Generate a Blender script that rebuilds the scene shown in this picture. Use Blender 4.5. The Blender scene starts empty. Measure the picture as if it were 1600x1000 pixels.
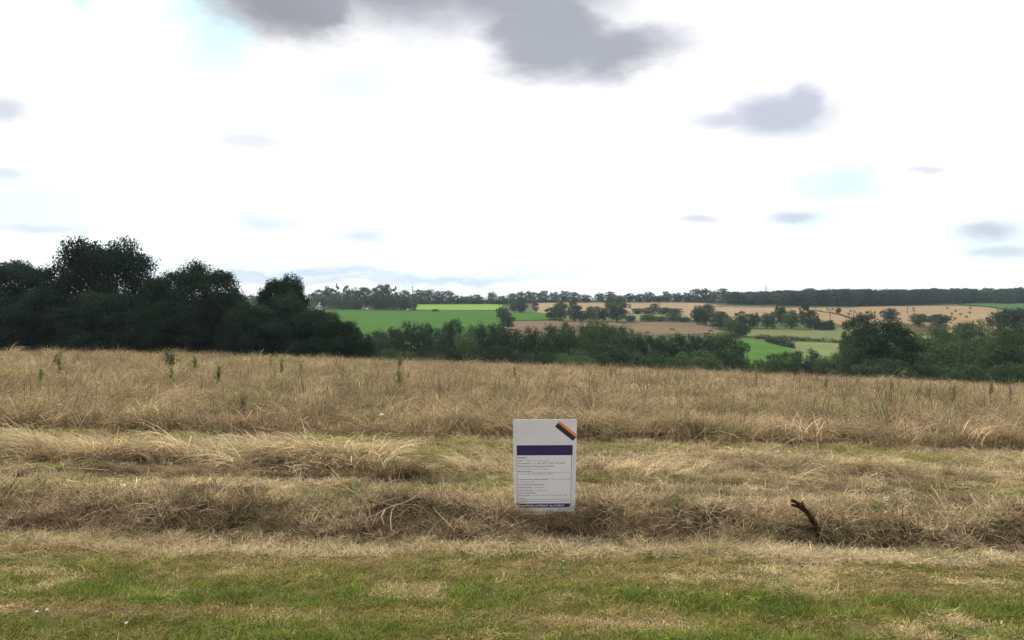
import bpy, bmesh, math, random
import numpy as np
from mathutils import Vector, Matrix
R = math.radians
S = bpy.context.scene
COL = S.collection
F = 1155.0          # focal length in photo pixels (photo is 1600 wide)
HY = 460.0          # photo row of the horizon
EYE = 1.65

# ------------------------------------------------------------------ camera, sky, sun, exposure
cam = bpy.data.cameras.new('camera')
camo = bpy.data.objects.new('camera', cam); COL.objects.link(camo)
cam.sensor_width = 36.0
cam.lens = 36.0 * F / 1600.0
camo.location = (0, 0, EYE); camo.rotation_euler = (R(90), 0, 0)
cam.shift_y = -(500.0 - HY) / 1600.0
cam.clip_start = 0.05; cam.clip_end = 6000
S.camera = camo

SUN_AZ, SUN_EL = R(-26), R(42)     # azimuth clockwise from straight ahead
sun = bpy.data.lights.new('sun', 'SUN'); suno = bpy.data.objects.new('sun', sun); COL.objects.link(suno)
sun.energy = 4.2; sun.angle = R(3.0); sun.color = (1.0, 0.95, 0.87)
sd = Vector((math.sin(SUN_AZ) * math.cos(SUN_EL), math.cos(SUN_AZ) * math.cos(SUN_EL), math.sin(SUN_EL)))
suno.rotation_euler = (-sd).to_track_quat('-Z', 'Y').to_euler()

S.view_settings.view_transform = 'Standard'; S.view_settings.look = 'None'
S.view_settings.exposure = 0.0; S.view_settings.gamma = 1.0; S.view_settings.use_curve_mapping = False
S.render.film_transparent = False
S.cycles.max_bounces = 6; S.cycles.diffuse_bounces = 3; S.cycles.transmission_bounces = 3
S.cycles.volume_bounces = 0; S.cycles.transparent_max_bounces = 8
S.cycles.use_denoising = True
S.cycles.sample_clamp_indirect = 6.0

W = bpy.data.worlds.new('World'); S.world = W; W.use_nodes = True

class NT:
    """small helper for writing node trees"""
    def __init__(s, t): s.t = t; t.nodes.clear()
    def n(s, typ, **kw):
        nd = s.t.nodes.new(typ)
        for k, v in kw.items(): setattr(nd, k, v)
        return nd
    def put(s, sock, v):
        if hasattr(v, 'is_linked'): s.t.links.new(v, sock)
        elif v is not None: sock.default_value = v
    def math(s, op, a, b=None, c=None, clamp=False):
        m = s.n('ShaderNodeMath', operation=op, use_clamp=clamp)
        for i, v in enumerate((a, b, c)):
            if v is not None: s.put(m.inputs[i], v)
        return m.outputs[0]
    def vmath(s, op, a, b=None, out=0):
        m = s.n('ShaderNodeVectorMath', operation=op)
        s.put(m.inputs[0], a)
        if b is not None: s.put(m.inputs[1], b)
        return m.outputs[out]
    def mix(s, f, a, b, blend='MIX'):
        m = s.n('ShaderNodeMix', data_type='RGBA', blend_type=blend)
        s.put(m.inputs[0], f); s.put(m.inputs[6], a); s.put(m.inputs[7], b)
        return m.outputs[2]
    def rng(s, v, a, b, c=0.0, d=1.0, smooth=True):
        m = s.n('ShaderNodeMapRange'); m.interpolation_type = 'SMOOTHSTEP' if smooth else 'LINEAR'
        s.put(m.inputs[0], v)
        for i, q in enumerate((a, b, c, d)): s.put(m.inputs[i + 1], q)
        return m.outputs[0]
    def noise(s, vec, scale, detail=4, rough=0.55, out=0, dist=0.0):
        m = s.n('ShaderNodeTexNoise'); s.put(m.inputs['Vector'], vec)
        m.inputs['Scale'].default_value = scale; m.inputs['Detail'].default_value = detail
        m.inputs['Roughness'].default_value = rough; m.inputs['Distortion'].default_value = dist
        return m.outputs[out]

def px_dir(px, py):
    """azimuth, elevation (radians) of a photo pixel"""
    a = (px - 800) / F; b = (HY - py) / F
    return math.atan(a), math.atan(b / math.hypot(1, a))

def build_sky():
    t = NT(W.node_tree)
    out = t.n('ShaderNodeOutputWorld'); bg = t.n('ShaderNodeBackground'); bg.inputs[1].default_value = 0.1
    t.t.links.new(bg.outputs[0], out.inputs[0])
    sky = t.n('ShaderNodeTexSky', sky_type='NISHITA'); sky.sun_disc = False
    sky.sun_elevation = SUN_EL; sky.sun_rotation = SUN_AZ; sky.air_density = 1.0; sky.dust_density = 1.5
    tc = t.n('ShaderNodeTexCoord').outputs['Generated']
    d = t.vmath('NORMALIZE', tc)
    xyz = t.n('ShaderNodeSeparateXYZ'); t.put(xyz.inputs[0], d)
    az = t.math('ARCTAN2', xyz.outputs[0], xyz.outputs[1]); el = t.math('ARCSINE', xyz.outputs[2])
    comb = t.n('ShaderNodeCombineXYZ'); t.put(comb.inputs[0], az); t.put(comb.inputs[1], el)
    ae = comb.outputs[0]
    # ragged, mostly sideways-stretched warp
    st = t.vmath('MULTIPLY', d, (1.0, 1.0, 2.2))
    n1 = t.noise(st, 6.0, 3, 0.55, out=1); n2 = t.noise(st, 26.0, 4, 0.6, out=1)
    w1 = t.vmath('MULTIPLY', t.vmath('SUBTRACT', n1, (0.5,) * 3), (0.10, 0.05, 0))
    w2 = t.vmath('MULTIPLY', t.vmath('SUBTRACT', n2, (0.5,) * 3), (0.034, 0.026, 0))
    p = t.vmath('ADD', ae, t.vmath('ADD', w1, w2))
    p_calm = t.vmath('ADD', ae, t.vmath('MULTIPLY', t.vmath('ADD', w1, w2), (.42, .42, 0)))
    calm = [False]
    def blob(px, py, rx, ry, soft=0.45, amt=1.0, rot=0.0):
        a, e = px_dir(px, py)
        q = t.vmath('SUBTRACT', p_calm if calm[0] else p, (a, e, 0))
        if rot:
            m = t.n('ShaderNodeVectorRotate', rotation_type='Z_AXIS'); t.put(m.inputs['Vector'], q); m.inputs['Angle'].default_value = rot; q = m.outputs[0]
        q = t.vmath('MULTIPLY', q, (F / rx, F / ry, 0))
        ln = t.vmath('LENGTH', q, out=1)
        return t.rng(ln, 1.0 + soft * .5, 1.0 - soft, 0.0, amt)
    def union(L):
        r = L[0]
        for b in L[1:]: r = t.math('MAXIMUM', r, b)
        return r
    grey = union([
        blob(455, -45, 150, 105, .42), blob(640, -45, 170, 98, .6), blob(800, -40, 200, 90, .6),
        blob(850, 50, 112, 76, .5), blob(940, 74, 138, 46, .7, rot=-.04), blob(500, 15, 70, 48, .6),
        blob(700, -160, 500, 90, .6)])
    calm[0] = True
    thin = union([
        blob(1215, 180, 84, 38, .65, .8, rot=.06), blob(1150, 188, 70, 17, .8, .65), blob(1252, 170, 40, 36, .55, .78),
        blob(1240, 340, 40, 11, .8, .6), blob(1090, 341, 34, 6, .7, .5), blob(1538, 360, 36, 14, .8, .65),
        blob(1560, 391, 46, 9, .8, .5), blob(1445, 266, 30, 5, .7, .45), blob(385, 222, 64, 16, .9, .35),
        blob(5, 168, 34, 20, .8, .6), blob(8, 270, 24, 11, .8, .45), blob(420, 348, 50, 14, .9, .32),
        blob(570, 370, 36, 13, .9, .4), blob(60, 357, 60, 8, .9, .4), blob(1245, 405, 20, 4, .8, .25), blob(1068, 404, 22, 4, .8, .2)])
    calm[0] = False
    low = union([blob(470, 431, 230, 7, .9, .6), blob(690, 436, 170, 6, .9, .55), blob(380, 438, 110, 10, .9, .5), blob(520, 440, 200, 5, .9, .5)])
    # clouds of the same kind over the part of the sky out of the frame
    flat = t.vmath('DIVIDE', d, t.math('MAXIMUM', xyz.outputs[2], 0.12))
    cn = t.noise(t.vmath('MULTIPLY', flat, (1, 1, 0)), 1.1, 5, 0.55)
    away = t.rng(el, R(26), R(40))
    back = t.rng(xyz.outputs[1], 0.35, -0.1)
    rest = t.math('MAXIMUM', away, back)
    grey2 = t.math('MULTIPLY', t.rng(cn, 0.53, 0.68), rest)
    grey = t.math('MAXIMUM', grey, grey2)
    gap = union([blob(345, 62, 50, 56, .9, .95), blob(300, 5, 40, 44, .8, .9), blob(130, 2, 18, 18, .7, 1.0), blob(545, 122, 70, 30, .9, .5),
                 blob(30, 320, 130, 44, 1.0, .62), blob(1310, 290, 60, 26, 1.0, .6), blob(150, 350, 150, 22, 1.0, .45), blob(300, 415, 240, 34, 1.0, .55),
                 blob(330, 100, 60, 30, 1.0, .6), blob(760, 430, 300, 22, 1.0, .4), blob(1250, 345, 90, 22, 1.0, .4), blob(1545, 375, 90, 34, 1.0, .4), blob(570, 360, 120, 26, 1.0, .4), blob(420, 345, 90, 20, 1.0, .4)])
    gap2 = t.math('MULTIPLY', t.rng(cn, 0.40, 0.30), rest)
    gap = t.math('MAXIMUM', t.math('POWER', gap, .8), t.math('MULTIPLY', gap2, .6))
    fine = t.noise(st, 9.0, 4, 0.5)
    white = t.mix(fine, (10.2, 10.3, 10.6, 1), (12.5, 12.5, 12.7, 1))
    blue = t.mix(0.8, t.mix(1.0, sky.outputs[0], (1.5, 1.5, 1.5, 1), 'MULTIPLY'), (6.4, 9.8, 10.8, 1))
    c = t.mix(gap, white, blue)
    c = t.mix(thin, c, (4.7, 5.2, 6.5, 1))
    c = t.mix(low, c, (5.0, 6.5, 8.6, 1))
    core = t.mix(t.rng(t.noise(st, 2.4, 2, .45), .3, .7), (3.0, 3.02, 3.25, 1), (4.5, 4.75, 5.4, 1))
    c = t.mix(grey, c, core)
    t.put(bg.inputs[0], c)
build_sky()

# ------------------------------------------------------------------ noise and terrain (numpy)
def _hash(ix, iy, seed):
    h = (ix.astype(np.int64) * 374761393 + iy.astype(np.int64) * 668265263 + seed * 1442695041) & 0xFFFFFFFF
    h = ((h ^ (h >> 13)) * 1274126177) & 0xFFFFFFFF
    return ((h ^ (h >> 16)) & 0xFFFFFF) / float(0xFFFFFF)
def vnoise(x, y, seed=0):
    x = np.asarray(x, float); y = np.asarray(y, float)
    ix = np.floor(x); iy = np.floor(y); fx = x - ix; fy = y - iy
    fx = fx * fx * (3 - 2 * fx); fy = fy * fy * (3 - 2 * fy)
    a = _hash(ix, iy, seed); b = _hash(ix + 1, iy, seed); c = _hash(ix, iy + 1, seed); d = _hash(ix + 1, iy + 1, seed)
    return (a + (b - a) * fx) * (1 - fy) + (c + (d - c) * fx) * fy
def fbm(x, y, seed=0, oct=4):
    s = 0; a = .5; tot = 0
    for k in range(oct):
        s = s + a * vnoise(x * 2 ** k, y * 2 ** k, seed + 17 * k); tot += a; a *= .55
    return s / tot
def sstep(a, b, v):
    t = np.clip((v - a) / (b - a), 0, 1); return t * t * (3 - 2 * t)

PY = [-60, -20, 0, 4.6, 6.85, 7.2, 7.32, 7.6, 7.95, 8.2, 9.0, 9.8, 11, 12.2, 13, 20, 30, 45, 55, 62, 70, 80, 100, 125, 150, 170, 195, 640, 690, 760, 950, 1700, 3000]
PD = [.6, .8, 1.65, 2.15, 2.42, 2.455, 2.45, 2.36, 2.305, 2.32, 2.355, 2.385, 2.405, 2.43, 2.48, 3.02, 3.75, 4.85, 5.62, 6.35, 7.5, 9.1, 12.4, 16.0, 17.8, 18.0, 17.375, 6.25, 5.6, 6.2, 10, 45, 120]
_t = np.concatenate([np.arange(-60, 0, .5), np.arange(0, 16, .02), np.arange(16, 200, .5), np.arange(200, 3000, 5)])
_d = np.interp(_t, PY, PD)
def _smooth(tt, dd):
    out = dd.copy()
    for lo, hi, wd in ((-60, 0, 3.0), (13, 60, 2.5), (60, 175, 6.0), (660, 3000, 40)):
        m = (tt > lo) & (tt < hi)
        acc = 0
        for o in np.linspace(-wd, wd, 9): acc = acc + np.interp(tt[m] + o, tt, dd)
        out[m] = acc / 9
    m = (tt > 3) & (tt <= 13); acc = 0
    for o in np.linspace(-.09, .09, 7): acc = acc + np.interp(tt[m] + o, tt, dd)
    out[m] = acc / 7
    return out
_d = _smooth(_t, _d)
def wig(x, Y):
    """sideways wander of the bank, the swathes and the field's edge"""
    return Y + (0.34 * (vnoise(x * .45 + 3.1, x * 0 + .5, 5) - .5) + 0.16 * (vnoise(x * 1.7, x * 0 + 2.5, 6) - .5)) * sstep(5.6, 6.6, Y) * (1 - sstep(13.5, 18, Y))
def terr(x, Y):
    x = np.asarray(x, float); Y = np.asarray(Y, float)
    Yw = wig(x, Y)
    D = np.interp(Yw, _t, _d)
    tilt = np.interp(Y, [0, 9, 20, 55, 90, 170, 200], [.019, .019, .026, .037, .030, 0, 0])
    D = D + tilt * np.clip(x, -75, 75)
    near = 1 - sstep(60, 160, Y)
    D = D + .00025 * np.clip(x, -60, 60) ** 2 * sstep(18, 55, Y) * (1 - sstep(80, 150, Y))
    z = -D
    z = z + near * .10 * (fbm(x * .25, Y * .25, 11) - .5) * sstep(9, 25, Y)
    lump = .05 + .32 * sstep(7.1, 7.4, Yw) * (1 - sstep(8.0, 8.5, Yw))
    z = z + lump * (fbm(x * 2.2, Y * 3.0, 12, 3) - .5) * (1 - sstep(14, 22, Y))
    z = z + .03 * (fbm(x * 9, Y * 9, 13, 2) - .5) * (1 - sstep(12, 16, Y))
    hole = np.exp(-(((x - .86) / .17) ** 2 + ((Y - 7.75) / .2) ** 2))
    z = z - .19 * hole
    z = z - .03 * sstep(.6, .35, np.abs(x - .36)) * np.exp(-((Y - 8.0) / .3) ** 2)
    return EYE + z
def tz(x, Y): return float(terr(np.array([x]), np.array([Y]))[0])
def at(px, Y):
    """the ground point under photo column px at distance Y"""
    x = (px - 800) / F * Y
    return x, Y, tz(x, Y)
def ground(px, py, lo=165.0, hi=655.0):
    """where the sight line of a photo pixel meets the far hillside"""
    for _ in range(60):
        m = .5 * (lo + hi); x, Y, z = at(px, m)
        if HY + (EYE - z) / m * F > py: lo = m
        else: hi = m
    return at(px, .5 * (lo + hi))
def near_ground(px, py, lo=3.5, hi=60.0):
    ys = np.arange(lo, hi, .02); xs = (px - 800) / F * ys
    r = HY + (EYE - terr(xs, ys)) / ys * F
    i = int(np.argmax(r <= py)) if (r <= py).any() else len(ys) - 1
    return float(xs[i]), float(ys[i]), tz(xs[i], ys[i])

# ------------------------------------------------------------------ object helpers
def mesh_np(name, V, faces, mats, mi=None, smooth=False):
    """faces: list of int arrays (n,k)"""
    me = bpy.data.meshes.new(name)
    V = np.asarray(V, np.float32)
    me.vertices.add(len(V)); me.vertices.foreach_set('co', V.ravel())
    loops = np.concatenate([np.asarray(f, np.int32).ravel() for f in faces])
    tot = np.concatenate([np.full(len(f), np.asarray(f).shape[1], np.int32) for f in faces])
    start = np.concatenate([[0], np.cumsum(tot)[:-1]]).astype(np.int32)
    me.loops.add(len(loops)); me.loops.foreach_set('vertex_index', loops)
    me.polygons.add(len(tot)); me.polygons.foreach_set('loop_start', start); me.polygons.foreach_set('loop_total', tot)
    for m in (mats if isinstance(mats, (list, tuple)) else [mats]): me.materials.append(m)
    if mi is not None: me.polygons.foreach_set('material_index', np.asarray(mi, np.int32))
    if smooth: me.polygons.foreach_set('use_smooth', np.ones(len(tot), bool))
    me.update(calc_edges=True); me.validate()
    return me
def link(name, data, parent=None, loc=(0, 0, 0), rot=(0, 0, 0), scl=(1, 1, 1)):
    o = bpy.data.objects.new(name, data); COL.objects.link(o)
    o.location = loc; o.rotation_euler = rot; o.scale = scl
    if parent is not None: o.parent = parent
    return o
def tag(o, label=None, cat=None, group=None, kind=None):
    if label: o['label'] = label
    if cat: o['category'] = cat
    if group: o['group'] = group
    if kind: o['kind'] = kind
    return o
def bm_mesh(name, bm, mat):
    me = bpy.data.meshes.new(name); bm.to_mesh(me); bm.free()
    for m in (mat if isinstance(mat, (list, tuple)) else [mat]): me.materials.append(m)
    return me
def bm_box(bm, x0, x1, y0, y1, z0, z1):
    vs = [bm.verts.new(p) for p in ((x0, y0, z0), (x1, y0, z0), (x1, y1, z0), (x0, y1, z0), (x0, y0, z1), (x1, y0, z1), (x1, y1, z1), (x0, y1, z1))]
    for f in ((0, 3, 2, 1), (4, 5, 6, 7), (0, 1, 5, 4), (1, 2, 6, 5), (2, 3, 7, 6), (3, 0, 4, 7)): bm.faces.new([vs[i] for i in f])
def tube_np(paths, k=6):
    """paths: list of (points (n,3), radii (n,)) -> V, quads"""
    Vs, Fs, off = [], [], 0
    for P, r in paths:
        P = np.asarray(P, float); n = len(P)
        T = np.gradient(P, axis=0); T /= np.linalg.norm(T, axis=1)[:, None] + 1e-9
        ref = np.array([0, 0, 1.0]) if abs(T[0][2]) < .8 else np.array([1.0, 0, 0])
        A = np.cross(T, ref); A /= np.linalg.norm(A, axis=1)[:, None] + 1e-9
        B = np.cross(T, A)
        an = np.linspace(0, 2 * np.pi, k, endpoint=False)
        ring = P[:, None, :] + np.asarray(r)[:, None, None] * (np.cos(an)[None, :, None] * A[:, None, :] + np.sin(an)[None, :, None] * B[:, None, :])
        Vs.append(ring.reshape(-1, 3))
        i = np.arange(n - 1)[:, None] * k; j = np.arange(k)[None, :]; j2 = (j + 1) % k
        Fs.append(np.stack([i + j, i + j2, i + k + j2, i + k + j], -1).reshape(-1, 4) + off)
        off += n * k
    return np.concatenate(Vs), np.concatenate(Fs)

# ------------------------------------------------------------------ materials
def mat(name):
    m = bpy.data.materials.new(name); m.use_nodes = True
    return m, NT(m.node_tree)
def finish(t, col, rough=.9, spec=.2, bump=None, bdist=.02, normal=None):
    out = t.n('ShaderNodeOutputMaterial'); b = t.n('ShaderNodeBsdfPrincipled')
    t.put(b.inputs['Base Color'], col); t.put(b.inputs['Roughness'], rough); b.inputs['Specular IOR Level'].default_value = spec
    if bump is not None:
        n = t.n('ShaderNodeBump'); n.inputs['Distance'].default_value = bdist; n.inputs['Strength'].default_value = .6
        t.put(n.inputs['Height'], bump); t.put(b.inputs['Normal'], n.outputs[0])
    t.t.links.new(b.outputs[0], out.inputs[0])
def plain(name, c, rough=.7, spec=.3, var=.12, scale=30):
    m, t = mat(name)
    oc = t.n('ShaderNodeTexCoord').outputs['Object']
    n = t.noise(oc, scale, 4)
    k = t.rng(n, .25, .75, 1 - var, 1 + var, False)
    col = t.vmath('MULTIPLY', (c[0], c[1], c[2]), k)
    finish(t, col, rough, spec)
    return m
def leafmat(name, ca, cb, trans=.3, objvar=.25, inst=False):
    """matt leaf or stem: colour varies from piece to piece"""
    m, t = mat(name)
    isl = t.n('ShaderNodeNewGeometry').outputs['Random Per Island']
    if inst:
        at_ = t.n('ShaderNodeAttribute', attribute_type='INSTANCER', attribute_name='tint')
        k = t.rng(isl, 0, 1, .42, 1.58, False)
        c = t.vmath('MULTIPLY', at_.outputs['Color'], k)
        hue = t.n('ShaderNodeMath', operation='FRACT'); t.put(hue.inputs[0], t.math('MULTIPLY', isl, 7.31))
        c = t.mix(t.math('MULTIPLY', hue.outputs[0], .45), c, t.vmath('MULTIPLY', c, ca))
    else:
        c = t.mix(isl, (*ca, 1), (*cb, 1))
        if objvar:
            oi = t.n('ShaderNodeObjectInfo').outputs['Random']
            c = t.vmath('MULTIPLY', c, t.rng(oi, 0, 1, 1 - objvar, 1 + objvar, False))
            r2 = t.math('FRACT', t.math('MULTIPLY', oi, 13.7))
            c = t.mix(t.math('MULTIPLY', r2, .35), c, t.vmath('MULTIPLY', c, (1.12, 1.04, .8)))
    out = t.n('ShaderNodeOutputMaterial'); d = t.n('ShaderNodeBsdfDiffuse'); tr = t.n('ShaderNodeBsdfTranslucent'); mx = t.n('ShaderNodeMixShader')
    mx.inputs[0].default_value = trans
    t.put(d.inputs[0], c); t.put(tr.inputs[0], c)
    t.t.links.new(d.outputs[0], mx.inputs[1]); t.t.links.new(tr.outputs[0], mx.inputs[2]); t.t.links.new(mx.outputs[0], out.inputs[0])
    return m

M = {}
M['straw'] = leafmat('dry_stems', (1.03, .96, .80), None, .25, inst=True)
M['blade'] = leafmat('grass_blades', (1.25, 1.0, .6), None, .35, inst=True)
M['oak'] = leafmat('oak_leaves', (.014, .026, .021), (.042, .064, .038), .22)
M['dark'] = leafmat('dark_leaves', (.030, .051, .032), (.076, .112, .060), .22)
M['mid'] = leafmat('hedge_leaves', (.052, .084, .042), (.108, .154, .068), .25)
M['willow'] = leafmat('pale_leaves', (.060, .090, .048), (.115, .155, .078), .28)
M['bark'] = plain('bark', (.055, .045, .036), .9, .1, .35, 12)
M['weed'] = leafmat('weed_green', (.10, .155, .055), (.17, .235, .08), .35, .15)
M['sage'] = leafmat('weed_olive', (.13, .13, .06), (.21, .195, .09), .35, .15)
M['dock'] = leafmat('dry_dock', (.13, .088, .06), (.27, .195, .13), .15, .2)
M['darkdock'] = leafmat('dark_dock', (.036, .018, .013), (.10, .052, .036), .1, 0)
M['tuft'] = leafmat('tuft_green', (.09, .16, .03), (.17, .24, .06), .35, .15)
M['petal'] = leafmat('white_petal', (.75, .75, .70), (.85, .85, .8), .3, 0)

def ground_material():
    m, t = mat('earth_and_thatch')
    oc = t.n('ShaderNodeTexCoord').outputs['Object']
    xyz = t.n('ShaderNodeSeparateXYZ'); t.put(xyz.inputs[0], oc); Y = xyz.outputs[1]
    n1 = t.noise(oc, 1.3, 6, .6); n2 = t.noise(oc, 9, 6, .65); n3 = t.noise(oc, 60, 4, .6)
    lawn = t.mix(t.rng(n1, .4, .62), (.055, .075, .02, 1), (.15, .115, .055, 1))
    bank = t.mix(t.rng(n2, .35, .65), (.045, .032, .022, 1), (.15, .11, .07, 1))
    mown = t.mix(t.rng(n2, .35, .65), (.13, .10, .05, 1), (.26, .20, .11, 1))
    tall = t.mix(t.rng(n2, .3, .7), (.09, .066, .04, 1), (.20, .15, .09, 1))
    far = t.mix(t.rng(t.noise(oc, .03, 5, .6), .4, .6), (.055, .075, .026, 1), (.10, .095, .04, 1))
    Yn = t.math('ADD', Y, t.math('MULTIPLY', t.math('SUBTRACT', n1, .5), .5))
    c = t.mix(t.rng(Yn, 6.7, 6.9), lawn, mown)
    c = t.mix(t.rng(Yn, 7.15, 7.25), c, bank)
    c = t.mix(t.rng(Yn, 7.95, 8.15), c, mown)
    c = t.mix(t.rng(Yn, 12.2, 12.5), c, tall)
    c = t.mix(t.rng(Y, 62, 75), c, far)
    c = t.vmath('MULTIPLY', c, t.rng(n3, .2, .8, .6, 1.4, False))
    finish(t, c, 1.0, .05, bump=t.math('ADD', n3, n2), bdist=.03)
    return m
def field_material(name, ca, cb, stripe=None, ang=0.0, n=.05):
    """a crop or meadow seen from afar: soft mottling and faint drilled lines"""
    m, t = mat(name)
    oc = t.n('ShaderNodeTexCoord').outputs['Object']
    a = t.noise(oc, n, 5, .6); b = t.noise(t.vmath('MULTIPLY', oc, (.25, 1, 1)), n * 8, 4, .6)
    f = t.math('ADD', t.math('MULTIPLY', a, .6), t.math('MULTIPLY', b, .4))
    if stripe:
        v = t.n('ShaderNodeVectorRotate', rotation_type='Z_AXIS'); t.put(v.inputs['Vector'], oc); v.inputs['Angle'].default_value = ang
        w = t.n('ShaderNodeTexWave', wave_type='BANDS', bands_direction='Y'); t.put(w.inputs['Vector'], v.outputs[0])
        w.inputs['Scale'].default_value = stripe; w.inputs['Distortion'].default_value = 1.2; w.inputs['Detail'].default_value = 2
        f = t.math('ADD', f, t.math('MULTIPLY', t.math('SUBTRACT', w.outputs[1], .5), .3))
    c = t.mix(t.rng(f, .36, .64), (*ca, 1), (*cb, 1))
    finish(t, c, 1.0, .03)
    return m

# ------------------------------------------------------------------ ground sheet
def axis(fine, half, grow, far):
    v = list(np.arange(0, half, fine)); s = fine
    while v[-1] < far: s *= grow; v.append(v[-1] + s)
    return np.array(v)
def build_ground():
    xp = axis(.085, 8.5, 1.075, 1150); X = np.concatenate([-xp[:0:-1], xp])
    yy = list(np.arange(3.2, 13.4, .06)); s = .06
    while yy[-1] < 1700: s = min(s * 1.04, 40); yy.append(yy[-1] + s)
    back = [3.2]; s = .1
    while back[-1] > -60: s *= 1.3; back.append(back[-1] - s)
    Yv = np.array(back[:0:-1] + yy)
    gx, gy = np.meshgrid(X, Yv)
    V = np.stack([gx, gy, terr(gx.ravel(), gy.ravel()).reshape(gx.shape)], -1).reshape(-1, 3)
    nx, ny = len(X), len(Yv)
    i = (np.arange(ny - 1)[:, None] * nx + np.arange(nx - 1)[None, :])
    Q = np.stack([i, i + 1, i + nx + 1, i + nx], -1).reshape(-1, 4)
    o = link('ground', mesh_np('ground', V, [Q], ground_material(), smooth=True))
    tag(o, kind='structure')
build_ground()

# ------------------------------------------------------------------ fields on the far hillside
def field(name, pts, material, lift=.06):
    P = [ground(px, py) for px, py in pts]
    n = len(P)
    V = [(x, y, z + lift) for x, y, z in P] + [(x, y, z - .6) for x, y, z in P]
    bm = bmesh.new()
    vs = [bm.verts.new(v) for v in V]
    bm.faces.new(vs[:n])
    for i in range(n):
        j = (i + 1) % n
        bm.faces.new((vs[i], vs[n + i], vs[n + j], vs[j]))
    bmesh.ops.recalc_face_normals(bm, faces=bm.faces)
    o = link(name, bm_mesh(name, bm, material)); tag(o, kind='structure')
    return o
fm_green = field_material('maize_green', (.036, .092, .010), (.055, .132, .016), .35, .1)
fm_sunlit = field_material('sunlit_crop_green', (.14, .235, .04), (.18, .285, .052), .5, .05)  # sunlight through a cloud break, painted as a brighter field green
fm_straw = field_material('ripe_straw', (.225, .162, .092), (.305, .222, .13), .3, .3)
fm_brown = field_material('stubble_brown', (.125, .09, .055), (.175, .127, .076), .5, .1)
fm_bale = field_material('cut_straw', (.21, .148, .078), (.29, .205, .112), .22, -.5)
fm_olive = field_material('meadow_olive', (.105, .125, .045), (.155, .17, .066), .22, .05)
fm_lime = field_material('meadow_lime', (.125, .16, .055), (.17, .195, .075), None)
fm_vivid = field_material('meadow_vivid', (.055, .125, .020), (.080, .165, .030), None)
fm_dkgreen = field_material('beet_green', (.04, .095, .028), (.06, .125, .04), None)
field('crop_field', [(420, 490), (505, 486.5), (540, 485), (640, 484.5), (782, 487), (784, 500), (786, 524), (640, 530), (420, 530)], fm_green, .5)
field('sunlit_crop_field', [(649, 476), (700, 475), (784, 475.5), (786, 484.8), (720, 485), (649, 484.6)], fm_sunlit, .25)
field('green_strip', [(798, 489), (838, 488.5), (862, 493), (882, 500), (840, 500.8), (798, 501)], fm_green, .3)
field('stubble_field', [(775, 502.5), (850, 501.6), (905, 501.5), (948, 503), (930, 525), (775, 525)], fm_brown)
field('straw_field', [(838, 473.2), (920, 472), (1060, 471.6), (1092, 473), (1130, 478), (1214, 479.5), (1220, 500), (1090, 500), (1062, 490), (985, 489), (915, 490), (838, 489)], fm_straw)
field('lime_meadow', [(978, 491), (1062, 490.6), (1086, 500), (1080, 501), (990, 501)], fm_lime)
field('fallow_field', [(950, 503), (1010, 502), (1080, 503.5), (1108, 510), (1136, 520), (1085, 522), (950, 525)], fm_brown, .1)
field('baled_field', [(1222, 481), (1330, 481), (1350, 479), (1500, 478.2), (1545, 480.5), (1582, 487), (1590, 520), (1420, 520), (1330, 512), (1286, 500), (1222, 500)], fm_bale)
field('beet_field', [(1497, 474.5), (1640, 473.5), (1640, 486), (1582, 485), (1545, 479.6), (1510, 477.5)], fm_dkgreen, .3)
field('olive_meadow', [(1166, 514.5), (1300, 515.5), (1345, 504), (1470, 508), (1470, 534), (1340, 533.5), (1250, 530), (1168, 526)], fm_olive)
field('lower_meadow', [(1205, 534), (1270, 535), (1350, 538.5), (1350, 570), (1246, 570), (1240, 548)], fm_lime)
field('vivid_meadow', [(1150, 529), (1190, 532), (1236, 546), (1244, 560), (1225, 585), (1150, 592)], fm_vivid, .12)

# ------------------------------------------------------------------ trees
def leaf_quads(C, N, s, rng):
    n = len(C)
    N = N / (np.linalg.norm(N, axis=1)[:, None] + 1e-9)
    r = rng.normal(size=(n, 3)); U = np.cross(N, r); U /= np.linalg.norm(U, axis=1)[:, None] + 1e-9
    Wv = np.cross(N, U)
    s = np.asarray(s)[:, None]
    V = np.stack([C + U * s * .62, C + Wv * s * .42 + N * s * .12, C - U * s * .62, C - Wv * s * .42 + N * s * .12], 1).reshape(-1, 3)
    Q = np.arange(4 * n).reshape(n, 4)
    return V, Q
def on_sphere(n, rng):
    v = rng.normal(size=(n, 3)); return v / np.linalg.norm(v, axis=1)[:, None]
def crown_pts(lobes, n, leaf, rng, fill=.28):
    """leaf positions: every lobe is a heap of smaller leafy knobs"""
    vol = np.array([l[1][0] * l[1][2] for l in lobes]); share = vol / vol.sum()
    Cs, Ns, Ss = [], [], []
    for (c, rad), sh in zip(lobes, share):
        c = np.array(c); rad = np.array(rad); k = max(24, int(n * sh))
        ns = 13; d = on_sphere(ns, rng); d[:, 2] = np.where(d[:, 2] < -.5, -d[:, 2], d[:, 2])
        kr = rng.uniform(.30, .52, ns)
        kc = c + d * rad * rng.uniform(.55, .85, ns)[:, None]
        idx = rng.integers(0, ns, k); e = on_sphere(k, rng)
        q = kc[idx] + e * rad * (kr[idx] * np.where(rng.uniform(0, 1, k) < fill, rng.uniform(.2, .8, k), rng.uniform(.86, 1.06, k)))[:, None]
        Cs.append(q); Ns.append(e * .75 + d[idx] * .45 + rng.normal(size=(k, 3)) * .38); Ss.append(leaf * rng.uniform(.6, 1.35, k))
    return np.concatenate(Cs), np.concatenate(Ns), np.concatenate(Ss)
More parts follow.
